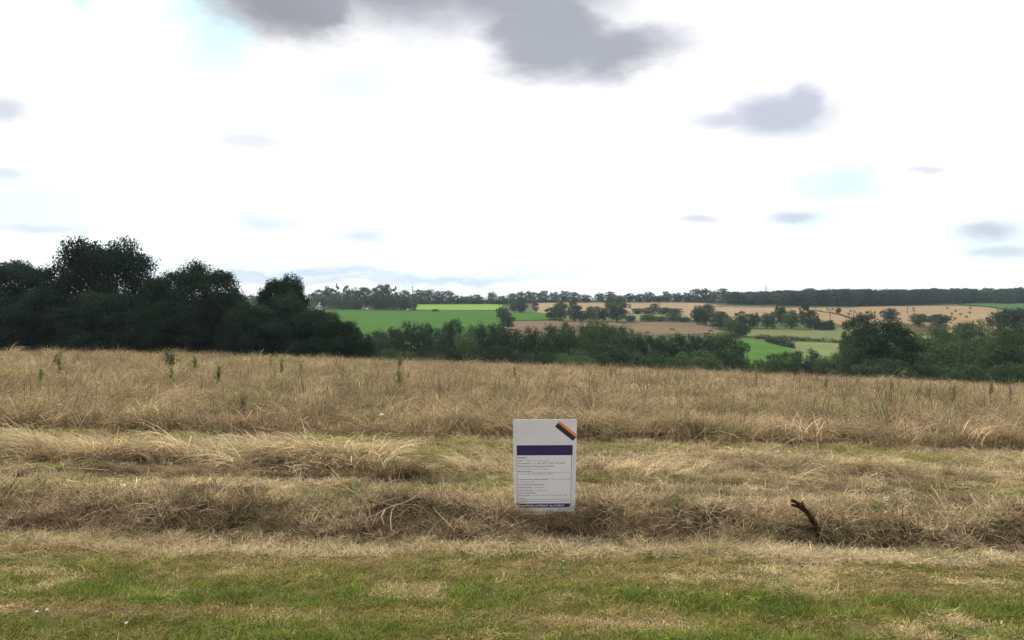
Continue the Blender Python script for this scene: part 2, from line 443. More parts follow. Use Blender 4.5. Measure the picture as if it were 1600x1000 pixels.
def make_tree(seed, kind, n, leaf, material):
    """unit tree: 1 high, about 1 wide; returns (trunk mesh, crown mesh)"""
    rng = np.random.default_rng(seed); L = []
    boxy = .8 if kind in ('oakdense', 'oak') else .9
    def shell(cnt, c, rad, lr, zmin=-1.0, ph=0.0):
        ph0 = rng.uniform(0, 6.28)
        for k in range(cnt):
            zc = zmin + (1 - zmin) * (k + .5) / cnt; ph = ph0 + k * 2.39996
            d = np.array([math.cos(ph) * math.sqrt(max(0, 1 - zc * zc)), math.sin(ph) * math.sqrt(max(0, 1 - zc * zc)), zc]) + rng.normal(size=3) * .13
            d /= np.linalg.norm(d); d = np.sign(d) * np.abs(d) ** boxy; d /= max(1.0, np.abs(d).max())
            q = np.array(c) + d * np.array(rad) * rng.uniform(.80, 1.0)
            r = lr * (rng.uniform(.85, 1.15) if kind == 'oakdense' else rng.uniform(.7, 1.3))
            L.append((q, (r, r, r * rng.uniform(.65, .9))))
    trunk_top = .45; tr = .022
    if kind == 'oak':
        shell(30, (0, 0, .60), (.40, .40, .30), .135, -.75); shell(8, (0, 0, .56), (.2, .2, .16), .17)
    elif kind == 'oakdense':
        shell(40, (0, 0, .55), (.42, .42, .36), .14, -.95); shell(10, (0, 0, .5), (.22, .22, .24), .19); shell(10, (0, 0, .22), (.36, .36, .14), .14)
        for k in range(6):
            a = k * 1.047 + .3; L.append((np.array([.2 * math.cos(a), .2 * math.sin(a), .80]), (.15, .15, .11)))
        L.append((np.array([0, 0, .86]), (.17, .17, .12)))
    elif kind == 'open':
        shell(15, (0, 0, .70), (.36, .36, .20), .12, -.5); shell(4, (0, 0, .5), (.15, .15, .2), .1); trunk_top = .75; tr = .026
    elif kind == 'bush':
        shell(26, (0, 0, .42), (.38, .38, .40), .17, -.9); shell(8, (0, 0, .38), (.2, .2, .25), .2)
    elif kind == 'round':
        shell(24, (0, 0, .55), (.35, .35, .35), .17, -.95); shell(8, (0, 0, .5), (.2, .2, .22), .2); shell(5, (0, 0, .16), (.25, .25, .08), .13); trunk_top = .4; tr = .03
    elif kind == 'oval':
        shell(26, (0, 0, .56), (.32, .32, .38), .15, -.98); shell(8, (0, 0, .5), (.16, .16, .3), .17); shell(5, (0, 0, .14), (.22, .22, .08), .13)
    elif kind == 'column':
        shell(24, (0, 0, .55), (.34, .34, .42), .14, -1); trunk_top = .7
    elif kind == 'conifer':
        for k in range(30):
            z = rng.uniform(.12, .97); r = .46 * (1 - z) + .05; a = rng.uniform(0, 6.28)
            L.append((np.array([math.cos(a) * r * .75, math.sin(a) * r * .75, z]), (.13 * (1.25 - z), .13 * (1.25 - z), .06)))
        trunk_top = .92
    C, N, Sz = crown_pts(L, n, leaf, rng)
    C[:, 2] = np.maximum(C[:, 2], .005)
    top = np.percentile(C[:, 2], 99.7); C[:, 2] *= 1.0 / top
    wid = np.percentile(np.abs(C[:, :2]), 98.5); C[:, :2] *= .5 / wid
    V, Q = leaf_quads(C, N, Sz, rng)
    crown = mesh_np('crown', V, [Q], material)
    paths = []
    bend = rng.normal(size=2) * .02
    zz = np.linspace(-.03, trunk_top, 7)
    tp = np.stack([bend[0] * np.sin(zz * 5), bend[1] * np.sin(zz * 4), zz], 1)
    paths.append((tp, tr * np.linspace(1.25, .45, 7)))
    for (c, r) in L[::2]:
        h = rng.uniform(.35, .95) * trunk_top; h = min(h, max(.1, c[2] * .9 / top))
        b = np.array([bend[0] * math.sin(h * 5), bend[1] * math.sin(h * 4), h])
        e = np.array([c[0] * .5 / wid, c[1] * .5 / wid, c[2] / top]) * .97
        mid = (b + e) / 2 + np.array([0, 0, .03])
        paths.append((np.stack([b, mid, e]), tr * np.array([.5, .3, .1])))
    V, Q = tube_np(paths, 5)
    return mesh_np('trunk', V, [Q], M['bark'], smooth=True), crown

PROTO = {}
def proto(kind, lod, mt, v):
    key = (kind, lod, mt, v)
    if key not in PROTO:
        n, leaf = {'near': (50000, .0160), 'mid': (13000, .025), 'far': (3200, .048)}[lod]
        if kind in ('open',): n = int(n * .55)
        if kind in ('oak', 'oakdense'): n = int(n * 1.15)
        PROTO[key] = make_tree(abs(hash_(key)) % 100000, kind, n, leaf, M[mt])
    return PROTO[key]
def hash_(k):
    h = 7
    for ch in repr(k): h = (h * 131 + ord(ch)) % 1000003
    return h
TREES = []
def tree(name, px, top, width, label, Y=None, base=None, kind='round', lod='mid', mt='dark', v=0, cat='tree', group=None, rot=None, sink=.1):
    x, Y, z = ground(px, base) if Y is None else at(px, Y)
    H = (EYE - (top - HY) / F * Y) - z
    Wd = width / F * Y
    t_, c_ = proto(kind, lod, mt, v)
    e = link(name, None, None, (x, Y, z - sink), (0, 0, (px * 1.7) % 6.28 if rot is None else rot), (Wd, Wd, H))
    tag(e, label, cat, group)
    link('trunk', t_, e); link('crown', c_, e)
    TREES.append(e)
    return e

# --- big dark trees along the left edge of the dry field
gL = 'dark trees along the left end of the dry field'
tree('oak_tree', 18, 409, 140, 'dark domed tree left of the tallest oak, cut by the picture edge', Y=84, kind='oakdense', lod='near', mt='oak', v=0, group=gL)
tree('oak_tree', 163, 375, 150, 'tallest dark oak, broad domed crown above the left end of the field', Y=79, kind='oakdense', lod='near', mt='oak', v=1, group=gL)
tree('oak_tree', 302, 412, 126, 'dark oak with ragged domed top, next right of the tallest oak', Y=77, kind='oakdense', lod='near', mt='oak', v=2, group=gL)
tree('oak_tree', 443, 431, 74, 'sparse open-topped tree rising above the dark thicket left of the green field', Y=88, kind='oak', lod='near', mt='oak', v=3, group=gL)
tree('oak_tree', -75, 415, 160, 'dark tree at the far left, mostly outside the picture', Y=82, kind='oakdense', lod='near', mt='oak', v=0, group=gL)
gB = 'dark thicket under the oaks'
for px, top, w, Y, v, lb in (
    (-20, 462, 130, 72, 0, 'dark bush at the picture edge under the leftmost dome of trees'),
    (75, 440, 90, 76, 1, 'dark bushy growth filling the dip left of the tallest oak'),
    (165, 455, 130, 71, 2, 'dark thicket at the foot of the tallest oak'),
    (240, 436, 60, 77, 1, 'narrow dark growth in the notch between the two domed oaks'),
    (262, 470, 110, 70, 0, 'dark bush at the left foot of the ragged-topped oak'),
    (345, 452, 90, 75, 2, 'dark bushy shoulder right of the ragged-topped oak'),
    (388, 470, 90, 72, 1, 'dark bush filling the dip left of the open-topped tree'),
    (440, 460, 120, 73, 0, 'broad dark thicket right beneath the open-topped tree'),
    (492, 482, 86, 71, 2, 'dark bush on the slope right of the open-topped tree'),
    (528, 492, 70, 73, 1, 'dark bush overlapping the left corner of the green crop field'),
    (556, 516, 66, 77, 0, 'low dark bush ending the left thicket below the green crop field')):
    tree('hedge_tree', px, top, w, lb, Y=Y, kind='bush', lod='near', mt='oak', v=v, group=gB)

# --- trees along the valley floor behind the crest
gV = 'trees lining the valley behind the dry field'
for px, top, w, Y, k, mt, v, lb in (
    (588, 517, 54, 118, 'bush', 'dark', 0, 'low dark valley tree just right of the left thicket'),
    (612, 512, 50, 130, 'round', 'dark', 1, 'valley tree below the middle of the dark green crop field'),
    (645, 503, 52, 128, 'oval', 'dark', 0, 'valley tree standing up against the green crop, left of a taller one'),
    (676, 506, 46, 126, 'round', 'dark', 2, 'valley tree between the upright tree and the peaked tree below the crop'),
    (705, 499, 44, 132, 'oval', 'dark', 1, 'peaked valley tree reaching highest into the green crop field'),
    (730, 515, 50, 124, 'bush', 'mid', 1, 'valley bush in the dip below the right end of the green crop'),
    (753, 506, 62, 130, 'round', 'dark', 0, 'broad dark valley tree left of the round bush in the field corner'),
    (780, 506, 46, 127, 'oval', 'dark', 2, 'dark valley tree under the round bush in the field corner'),
    (808, 515, 52, 124, 'bush', 'dark', 2, 'low valley tree below the left end of the brown stubble field'),
    (833, 511, 44, 129, 'oval', 'dark', 0, 'valley tree below the middle of the brown stubble field'),
    (866, 508, 52, 126, 'round', 'dark', 1, 'valley tree below the dark hedge trees in mid distance'),
    (888, 504, 36, 131, 'oval', 'dark', 1, 'slim valley tree below the dark hedge trees in mid distance'),
    (914, 502, 50, 127, 'round', 'mid', 0, 'rounded valley tree just left of the dense pair by the fallow field'),
    (942, 503, 62, 122, 'round', 'mid', 1, 'broad green valley tree at the left edge of the fallow field'),
    (968, 510, 54, 126, 'bush', 'dark', 0, 'valley tree covering the lower left corner of the fallow field'),
    (992, 520, 48, 128, 'round', 'dark', 2, 'low valley tree under the left half of the fallow field'),
    (1016, 525, 46, 126, 'bush', 'dark', 1, 'low valley tree under the middle of the fallow field'),
    (1038, 524, 40, 130, 'oval', 'mid', 0, 'olive valley tree under the right half of the fallow field'),
    (1063, 521, 54, 125, 'round', 'dark', 0, 'round dark valley tree under the right end of the fallow field'),
    (1090, 523, 44, 127, 'oval', 'dark', 2, 'valley tree third from the vivid green meadow'),
    (1114, 521, 46, 124, 'oval', 'dark', 0, 'valley tree second from the vivid green meadow'),
    (1142, 519, 56, 122, 'oval', 'dark', 1, 'dark valley tree at the left edge of the vivid green meadow')):
    tree('valley_tree', px, top, w, lb, Y=Y, kind=k, mt=mt, v=v, group=gV)
gV2 = 'bushes in front of the valley trees'
for px, top, w, Y, mt, v, lb in (
    (618, 545, 90, 98, 'mid', 0, 'bushy undergrowth before the valley trees, leftmost of its row'),
    (688, 541, 84, 101, 'dark', 1, 'bush before the peaked valley tree'),
    (765, 540, 84, 99, 'dark', 0, 'bush before the broad dark valley tree'),
    (838, 548, 80, 97, 'dark', 2, 'bush rising behind the field straight above the notice board'),
    (900, 546, 80, 99, 'mid', 1, 'bush behind the field, above and right of the notice board'),
    (958, 535, 80, 101, 'dark', 0, 'bush before the broad green valley tree'),
    (1015, 548, 86, 98, 'dark', 1, 'bush before the low valley trees under the fallow field'),
    (1085, 548, 86, 99, 'mid', 2, 'bush behind the field between the low valley trees and the vivid meadow'),
    (1136, 545, 58, 102, 'dark', 0, 'bush behind the field at the foot of the vivid meadow')):
    tree('valley_bush', px, top, w, lb, Y=Y, kind='bush', mt=mt, v=v, cat='bush', group=gV2)

# --- right-hand side
gR = 'trees and bushes at the right end of the valley'
for px, top, w, Y, k, mt, v, lb in (
    (1186, 562, 50, 112, 'bush', 'mid', 1, 'low pale bush at the lower edge of the vivid meadow'),
    (1222, 550, 64, 116, 'bush', 'mid', 0, 'brownish bush right of the vivid green meadow'),
    (1262, 546, 56, 120, 'bush', 'dark', 1, 'dark bush below the lower olive meadow'),
    (1296, 551, 56, 116, 'bush', 'willow', 0, 'pale grey-green bush left of the big dark tree'),
    (1330, 540, 46, 118, 'bush', 'mid', 2, 'bush with pale gaps beside the big dark tree'),
    (1385, 502, 96, 108, 'oak', 'dark', 0, 'big dark spreading tree at the right end of the meadows'),
    (1352, 489, 62, 150, 'round', 'dark', 1, 'dark tree leaning out behind the left of the big dark tree'),
    (1326, 517, 28, 158, 'bush', 'dark', 2, 'small dark bush at the end of the low hedge in the meadows'),
    (1378, 560, 90, 98, 'bush', 'dark', 0, 'dark undergrowth at the foot of the big dark tree'),
    (1428, 520, 18, 135, 'oval', 'mid', 0, 'slim brownish tree right of the big dark tree'),
    (1465, 506, 66, 150, 'round', 'mid', 0, 'green rounded tree below the pair of round field trees'),
    (1516, 501, 60, 165, 'round', 'mid', 1, 'brown-tinged tree against the baled straw field'),
    (1446, 566, 56, 103, 'bush', 'willow', 1, 'pale bush between the big dark tree and the green thicket'),
    (1492, 535, 96, 112, 'bush', 'mid', 0, 'green thicket bush below the brown-tinged tree'),
    (1545, 520, 96, 118, 'bush', 'mid', 1, 'large green bush left of the picture edge'),
    (1600, 512, 100, 112, 'bush', 'mid', 2, 'green bush at the right picture edge'),
    (1520, 568, 90, 97, 'bush', 'dark', 1, 'dark low bush behind the crest in the right thicket'),
    (1590, 566, 90, 96, 'bush', 'mid', 0, 'low bush behind the crest at the right picture edge'),
    (1668, 520, 110, 105, 'bush', 'mid', 1, 'bush beyond the right picture edge'),
    (1588, 482, 80, 215, 'oakdense', 'dark', 0, 'dark domed tree at the right picture edge beside the baled field')):
    tree('tree' if k != 'bush' else 'bush', px, top, w, lb, Y=Y, kind=k, mt=mt, v=v, cat='tree' if k != 'bush' else 'bush', group=gR)
for px, top, w, base, mt, v, lb in (
    (1390, 481.5, 27, 504, 'dark', 0, 'round field tree left of the pair in the baled straw field'),
    (1436, 489.5, 27, 511, 'mid', 1, 'left round tree of the pair in the baled straw field'),
    (1467, 490.5, 34, 512, 'dark', 2, 'right, broader round tree of the pair in the baled straw field'),
    (1310, 481, 9, 490.5, 'dark', 1, 'small lone round tree in the left of the baled straw field')):
    tree('field_tree', px, top, w, lb, base=base, kind='round', mt=mt, v=v, lod='mid', group='single trees in the baled field')

# --- hedgerow trees between the fields
gH = 'hedgerow trees between the far fields'
for px, top, w, base, k, mt, v, lb in (
    (786, 479, 20, 499, 'bush', 'dark', 0, 'upper round bush at the corner of the dark green crop'),
    (792, 487, 25, 514, 'bush', 'dark', 1, 'lower, larger round bush at the corner of the dark green crop'),
    (803, 472, 16, 488, 'round', 'mid', 0, 'pale tree at the right end of the bright green field'),
    (815, 471, 18, 489, 'round', 'dark', 1, 'dark tree between the bright green field and the straw field'),
    (837, 472, 10, 488, 'column', 'dark', 0, 'small dark upright tree at the left edge of the straw field'),
    (862, 480, 22, 500, 'bush', 'dark', 2, 'dark hedge bush right of the narrow green strip'),
    (876, 472, 26, 501, 'round', 'mid', 1, 'greyish hedge tree in the dark clump below the straw field'),
    (898, 471, 22, 502, 'oval', 'dark', 0, 'dark peaked hedge tree at the right of the dark clump'),
    (912, 485, 20, 502, 'bush', 'dark', 1, 'low dark bush right of the peaked hedge tree'),
    (927, 478, 24, 502, 'bush', 'mid', 0, 'pale green hedge bush left of the tall green field tree'),
    (942, 481, 18, 502, 'round', 'dark', 2, 'small hedge tree touching the left of the tall green field tree'),
    (964, 465, 38, 503, 'round', 'dark', 0, 'tall green tree standing before the straw field'),
    (985, 492, 18, 502.5, 'bush', 'mid', 1, 'low bush right of the tall green field tree'),
    (997, 481, 20, 490.5, 'bush', 'dark', 0, 'low dark bush at the upper left of the lime meadow'),
    (1022, 474, 15, 491, 'oval', 'mid', 0, 'small green tree in the hedge above the lime meadow'),
    (1012, 480, 18, 491, 'bush', 'dark', 2, 'dark bush under the small green tree above the lime meadow'),
    (1038, 480, 24, 491, 'bush', 'dark', 1, 'dark hedge bush right of the small green tree above the lime meadow'),
    (1056, 481, 24, 492, 'bush', 'dark', 0, 'dark hedge bush at the upper right of the lime meadow'),
    (1012, 491, 26, 502.5, 'bush', 'dark', 0, 'low dark bush at the top left of the fallow field'),
    (1032, 493, 22, 502.5, 'bush', 'mid', 1, 'low bush in the middle of the hedge above the fallow field'),
    (1052, 488, 24, 503, 'bush', 'mid', 2, 'pale bush in the hedge above the fallow field'),
    (1070, 495, 22, 503.5, 'bush', 'dark', 1, 'dark bush at the right of the hedge above the fallow field'),
    (1090, 479, 22, 507, 'round', 'dark', 1, 'dark tree at the left of the clump right of the fallow field'),
    (1103, 475, 30, 508, 'round', 'dark', 2, 'tallest tree of the clump right of the fallow field'),
    (1125, 486, 34, 514, 'bush', 'mid', 0, 'green bush in the clump right of the fallow field'),
    (1143, 494, 26, 518, 'bush', 'mid', 1, 'brownish bush low in the clump right of the fallow field'),
    (1159, 505, 26, 525.5, 'bush', 'dark', 0, 'dark round bush ending the clump at the olive meadow'),
    (1158, 486, 20, 512, 'round', 'dark', 0, 'leftmost tree of the row above the olive meadow'),
    (1177, 488, 22, 513, 'round', 'dark', 1, 'second tree from the left in the row above the olive meadow'),
    (1198, 489, 18, 513.5, 'round', 'dark', 2, 'third tree from the left in the row above the olive meadow'),
    (1208, 487, 12, 514, 'oval', 'mid', 0, 'slim tree left of the tall trees above the olive meadow'),
    (1220, 476.5, 20, 508, 'round', 'dark', 1, 'tall dark tree above the olive meadow, left of the pale-topped one'),
    (1236, 484, 28, 514, 'round', 'mid', 0, 'broad tree in the row above the olive meadow'),
    (1257, 474, 16, 512, 'column', 'dark', 1, 'tall narrow tree near the right end of the row above the olive meadow'),
    (1267, 484, 24, 514.5, 'oval', 'dark', 1, 'dark tree at the right end of the row above the olive meadow')):
    tree('hedgerow_tree', px, top, w, lb, base=base, kind=k, mt=mt, v=v, lod='mid' if w > 24 else 'far', group=gH)

# --- tree belt on the skyline
gS = 'trees of the far skyline belt'
SK = ((330, 459, 24), (352, 458, 24), (376, 459, 24), (398, 460, 22), (655, 452.5, 20), (670, 452, 22), (686, 454.5, 18), (701, 454, 18), (716, 461, 20), (732, 461, 18), (746, 460, 18),
    (769, 456, 15), (784, 462, 18), (800, 458, 18), (815, 455, 18), (830, 454, 20), (848, 454, 20), (866, 456, 18), (882, 454.5, 18), (897, 456, 18), (914, 460, 20), (938, 457, 18),
    (954, 455.5, 18), (969, 461, 20), (984, 458, 16), (999, 459, 18), (1013, 455.5, 18), (1028, 461, 20), (1042, 455, 16), (1058, 457, 18), (1074, 457, 20), (1089, 451, 20), (1103, 450, 20), (1117, 453, 18), (1131, 450.5, 20))
ORD = 'first second third fourth fifth sixth seventh eighth ninth tenth eleventh twelfth thirteenth fourteenth fifteenth'.split()
cnt = {}
for k, (px, top, w) in enumerate(SK):
    reg = ('in the dip left of the open-topped tree' if px < 420 else 'on the skyline above the bright green field' if px < 795 else
           'on the skyline over the straw field\'s left end' if px < 905 else 'on the skyline over the straw field\'s middle' if px > 975 and px < 1085 else
           'on the skyline over the tall green field tree' if px < 1000 else 'in the tall clump joining the long wood')
    kd = ('round', 'oval', 'bush')[k % 3]; mt = ('dark', 'mid')[k % 2]
    cnt[reg] = cnt.get(reg, 0) + 1
    lb = '%s %s tree from the left %s' % (ORD[cnt[reg] - 1], {'round': 'rounded', 'oval': 'upright', 'bush': 'low-crowned'}[kd], reg)
    if px == 769: lb = 'small tree standing a little apart on the skyline above the bright green field'
    tree('skyline_tree', px, top, w, lb, base=473.5 + (2 if px < 830 else -.8), kind=kd, mt=mt, v=k % 2, lod='far', group=gS)
# --- wooded rise above the dark green crop
gW = 'trees of the wooded rise above the dark green crop'
for px, top, w, base, kd, mt, v, lb in (
    (486, 459, 16, 480, 'oval', 'mid', 0, 'pale tree left of the white gabled house'),
    (499, 452.5, 22, 481, 'round', 'dark', 0, 'tree rising behind the white gabled house'),
    (514, 447, 24, 482, 'round', 'dark', 1, 'tree at the highest point of the wooded rise, left peak'),
    (527, 443.5, 14, 482, 'conifer', 'dark', 0, 'pointed conifer on the left peak of the wooded rise'),
    (541, 446, 12, 482, 'round', 'dark', 0, 'small round-topped tree standing out right of the pointed conifer'),
    (552, 449.5, 22, 482, 'round', 'mid', 1, 'green tree in the dip of the wooded rise'),
    (574, 449, 40, 484, 'round', 'dark', 1, 'broad dark tree behind the small white hut'),
    (593, 445, 22, 483, 'round', 'dark', 0, 'dark tree on the right peak of the wooded rise'),
    (604, 444.5, 20, 483, 'oval', 'dark', 1, 'tall tree at the very top of the right peak of the wooded rise'),
    (617, 447.5, 18, 483, 'conifer', 'dark', 0, 'pointed tree right of the right peak of the wooded rise'),
    (632, 453, 22, 483, 'round', 'mid', 0, 'green tree near the right end of the wooded rise'),
    (646, 459, 16, 486, 'oval', 'mid', 1, 'pale tree ending the wooded rise beside the bright field'),
    (501, 461, 30, 483, 'round', 'willow', 0, 'pale rounded bush right of the white gabled house'),
    (528, 457, 30, 484.5, 'bush', 'mid', 0, 'rounded green bush under the pointed conifer'),
    (543, 466, 26, 484.5, 'bush', 'mid', 1, 'low green bush at the crop edge left of the white hut'),
    (558, 470, 20, 484.5, 'bush', 'dark', 0, 'low dark bush just left of the white hut'),
    (592, 464, 30, 485, 'bush', 'dark', 1, 'dark bush at the crop edge right of the white hut'),
    (613, 460, 28, 485, 'bush', 'mid', 0, 'bush at the crop edge under the pointed tree'),
    (632, 463, 24, 485.5, 'bush', 'dark', 0, 'dark bush at the crop edge near the right end of the rise'),
    (680, 482.6, 12, 487.5, 'bush', 'dark', 0, 'tiny dark bush on the line between dark and bright green fields')):
    tree('wood_tree' if kd != 'bush' else 'wood_bush', px, top, w, lb, base=base, kind=kd, mt=mt, v=v, lod='mid' if w > 25 else 'far', cat='tree' if kd != 'bush' else 'bush', group=gW)

# ------------------------------------------------------------------ scattering of uncountable growth
def scatter(name, pts, rot, scl, idx, tint, protos):
    me = bpy.data.meshes.new(name); n = len(pts)
    me.vertices.add(n); me.vertices.foreach_set('co', np.asarray(pts, np.float32).ravel())
    for nm, typ, arr in (('rot', 'FLOAT_VECTOR', rot), ('scl', 'FLOAT_VECTOR', scl)):
        a = me.attributes.new(nm, typ, 'POINT'); a.data.foreach_set('vector', np.asarray(arr, np.float32).ravel())
    a = me.attributes.new('idx', 'INT', 'POINT'); a.data.foreach_set('value', np.asarray(idx, np.int32))
    a = me.attributes.new('tint', 'FLOAT_COLOR', 'POINT'); a.data.foreach_set('color', np.concatenate([tint, np.ones((n, 1))], 1).astype(np.float32).ravel())
    o = link(name, me); tag(o, kind='stuff')
    g = bpy.data.node_groups.new(name, 'GeometryNodeTree')
    g.interface.new_socket('Geometry', in_out='INPUT', socket_type='NodeSocketGeometry')
    g.interface.new_socket('Geometry', in_out='OUTPUT', socket_type='NodeSocketGeometry')
    gi = g.nodes.new('NodeGroupInput'); go = g.nodes.new('NodeGroupOutput')
    iop = g.nodes.new('GeometryNodeInstanceOnPoints'); iop.inputs['Pick Instance'].default_value = True
    jn = g.nodes.new('GeometryNodeJoinGeometry')
    for p in protos:
        oi = g.nodes.new('GeometryNodeObjectInfo'); oi.inputs['Object'].default_value = p; oi.inputs['As Instance'].default_value = False
        gt = g.nodes.new('GeometryNodeGeometryToInstance')
        g.links.new(oi.outputs['Geometry'], gt.inputs[0]); g.links.new(gt.outputs[0], jn.inputs[0])
    g.links.new(gi.outputs[0], iop.inputs['Points']); g.links.new(jn.outputs[0], iop.inputs['Instance'])
    for nm, dt, sock in (('idx', 'INT', 'Instance Index'), ('rot', 'FLOAT_VECTOR', 'Rotation'), ('scl', 'FLOAT_VECTOR', 'Scale')):
        na = g.nodes.new('GeometryNodeInputNamedAttribute'); na.data_type = dt; na.inputs['Name'].default_value = nm
        g.links.new(na.outputs['Attribute'], iop.inputs[sock])
    g.links.new(iop.outputs[0], go.inputs[0])
    md = o.modifiers.new('scatter', 'NODES'); md.node_group = g
    return o

def strips(root, az, th0, th1, L, w, segs, rng, twist=1.0, seeds=0.0):
    """curved tapering blades; angles from the vertical"""
    n = len(root); t = np.linspace(0, 1, segs + 1)
    th = th0[:, None] + (th1 - th0)[:, None] * t[None, :]
    step = L[:, None] / segs
    dh = np.sin(th) * step; dv = np.cos(th) * step
    h = np.concatenate([np.zeros((n, 1)), np.cumsum(dh[:, :-1], 1)], 1); v = np.concatenate([np.zeros((n, 1)), np.cumsum(dv[:, :-1], 1)], 1)
    P = root[:, None, :] + np.stack([np.cos(az)[:, None] * h, np.sin(az)[:, None] * h, v], -1)
    a2 = az + np.pi / 2 + rng.uniform(-1, 1, n) * twist
    wd = np.stack([np.cos(a2), np.sin(a2), rng.uniform(-.4, .4, n)], -1)
    tp = np.array([1.0] * segs + [.25]) if segs > 1 else np.array([1., .3])
    tp = 1 - .75 * t ** 2
    tp = np.repeat(tp[None, :], n, 0)
    if seeds:                                      # stems that carry a seed head
        sh = rng.uniform(0, 1, n) < seeds
        tp[sh] = np.where(t < .6, .45, np.where(t < .9, .8, 1.5))[None, :]
    off = wd[:, None, :] * (w[:, None] * tp * .5)[..., None]
    V = np.stack([P - off, P + off], 2).reshape(-1, 3)
    b = (np.arange(n) * (segs + 1) * 2)[:, None] + (np.arange(segs) * 2)[None, :]
    Q = np.stack([b, b + 1, b + 3, b + 2], -1).reshape(-1, 4)
    return V, Q
def src(name, V, Q, material):
    return bpy.data.objects.new(name, mesh_np(name, V, [Q], material))
def disc(n, r, rng, z=0.0):
    a = rng.uniform(0, 6.28, n); q = r * np.sqrt(rng.uniform(0, 1, n))
    return np.stack([np.cos(a) * q, np.sin(a) * q, np.full(n, z)], 1)
def tuft_src(name, seed, n, r, lo, hi, th, thend, w, segs, material, zr=(0, 0), azbias=None, seeds=0.0):
    rng = np.random.default_rng(seed)
    root = disc(n, r, rng); root[:, 2] = rng.uniform(zr[0], zr[1], n)
    az = rng.uniform(0, 6.28, n) if azbias is None else azbias[0] + rng.normal(size=n) * azbias[1]
    V, Q = strips(root, az, R(1) * rng.uniform(th[0], th[1], n), R(1) * rng.uniform(thend[0], thend[1], n), rng.uniform(lo, hi, n), w * rng.uniform(.6, 1.3, n), segs, rng, seeds=seeds)
    return src(name, V, Q, material)
def join_src(name, parts, material):
    Vs, Qs, o = [], [], 0
    for V, Q in parts: Vs.append(V); Qs.append(Q + o); o += len(V)
    return src(name, np.concatenate(Vs), np.concatenate(Qs), material)
def mixcol(a, b, f): return np.asarray(a)[None, :] * (1 - f[:, None]) + np.asarray(b)[None, :] * f[:, None]
def spread(rng, n, x0, x1, y0, y1): return rng.uniform(x0, x1, n), rng.uniform(y0, y1, n)
def place(rng, x, y, tilt=.12, lift=0.0, smin=.75, smax=1.3):
    n = len(x)
    P = np.stack([x, y, terr(x, y) + lift], 1)
    rot = np.stack([rng.normal(size=n) * tilt, rng.normal(size=n) * tilt, rng.uniform(0, 6.28, n)], 1)
    s = rng.uniform(smin, smax, n); scl = np.stack([s, s, s * rng.uniform(.8, 1.2, n)], 1)
    return P, rot, scl

GREEN = (.155, .215, .048); OLIVE = (.255, .235, .085); TAN = (.37, .29, .165); PALE = (.63, .525, .335); BROWN = (.26, .19, .115); DBROWN = (.145, .10, .064); PINKTAN = (.385, .292, .186)

def build_lawn():
    rng = np.random.default_rng(1)
    protos = [tuft_src('lawn_source', 10 + k, 38, .08, .010, .030, (10, 75), (25, 100), .0052, 2, M['blade']) for k in range(4)]
    protos += [tuft_src('lawn_source', 20 + k, 26, .08, .03, .09, (60, 85), (70, 100), .0042, 2, M['blade']) for k in range(2)]
    x, y = spread(rng, 18500, -6.6, 6.6, 3.7, 7.15)
    yw = wig(x, y); keep = yw < 6.98; x, y, yw = x[keep], y[keep], yw[keep]
    g = np.interp(yw, [3.7, 4.75, 4.92, 5.08, 5.25, 5.55, 5.8, 6.1, 6.6, 6.8, 7], [.82, .80, .46, .48, .96, .90, .52, .36, .50, .42, .1])
    g = g - .04 + .95 * (fbm(x * .85 + 9, y * 2.6, 31, 3) - .5) + .85 * (fbm(x * 3.0, y * 5.0, 32, 3) - .5) - .12 * sstep(1.5, 5, x) + rng.normal(size=len(x)) * .17
    g = np.clip(g, 0, 1)
    col = np.where((g < .5)[:, None], mixcol(TAN, OLIVE, np.clip(g * 2, 0, 1)), mixcol(OLIVE, GREEN, np.clip(g * 2 - 1, 0, 1)))
    br = sstep(.62, .75, fbm(x * 1.3 + 40, y * 3.1, 36, 3)); col = col * (1 - br[:, None]) + br[:, None] * mixcol(col.mean(0), PALE, np.full(len(x), .6))
    col = col * ((.72 + .62 * fbm(x * 5, y * 8, 33, 3)) * np.exp(rng.normal(size=len(x)) * .22))[:, None]
    P, rot, scl = place(rng, x, y, .15, 0, .7, 1.25)
    hgt = .65 + .8 * sstep(.3, .9, g) * (.5 + fbm(x * 5, y * 5, 34, 2)); scl[:, 2] *= hgt
    idx = np.where(rng.uniform(0, 1, len(x)) < .45 * (1 - g), rng.integers(4, 6, len(x)), rng.integers(0, 4, len(x)))
    scatter('lawn_grass', P, rot, scl, idx, col, protos)

def build_straw_strip():
    rng = np.random.default_rng(2)
    protos = [tuft_src('straw_source', 40 + k, 40, .11, .04, .14, (62, 95), (72, 102), .0048, 2, M['straw'], (0, .025)) for k in range(3)]
    protos += [tuft_src('straw_source', 46 + k, 26, .09, .03, .08, (5, 50), (25, 85), .0044, 2, M['straw']) for k in range(2)]
    x, y = spread(rng, 6800, -7.2, 7.2, 6.3, 7.7)
    yw = wig(x, y); u = fbm(x * 1.2, y * 2, 41, 3) - .5
    keep = (yw > 6.70 + .35 * u) & (yw < 7.32 + .2 * u); x, y = x[keep], y[keep]
    f = np.clip(fbm(x * 2, y * 4, 42, 3) * 1.5 - .05 + rng.normal(size=len(x)) * .15, 0, 1)
    col = mixcol(TAN, PALE, f); ol = sstep(.58, .7, fbm(x * 1.5, y * 3, 43, 3)); col = col * (1 - .5 * ol[:, None]) + .5 * ol[:, None] * np.array(OLIVE)
    P, rot, scl = place(rng, x, y, .15)
    scatter('cut_straw', P, rot, scl, rng.integers(0, 5, len(x)), col, protos)

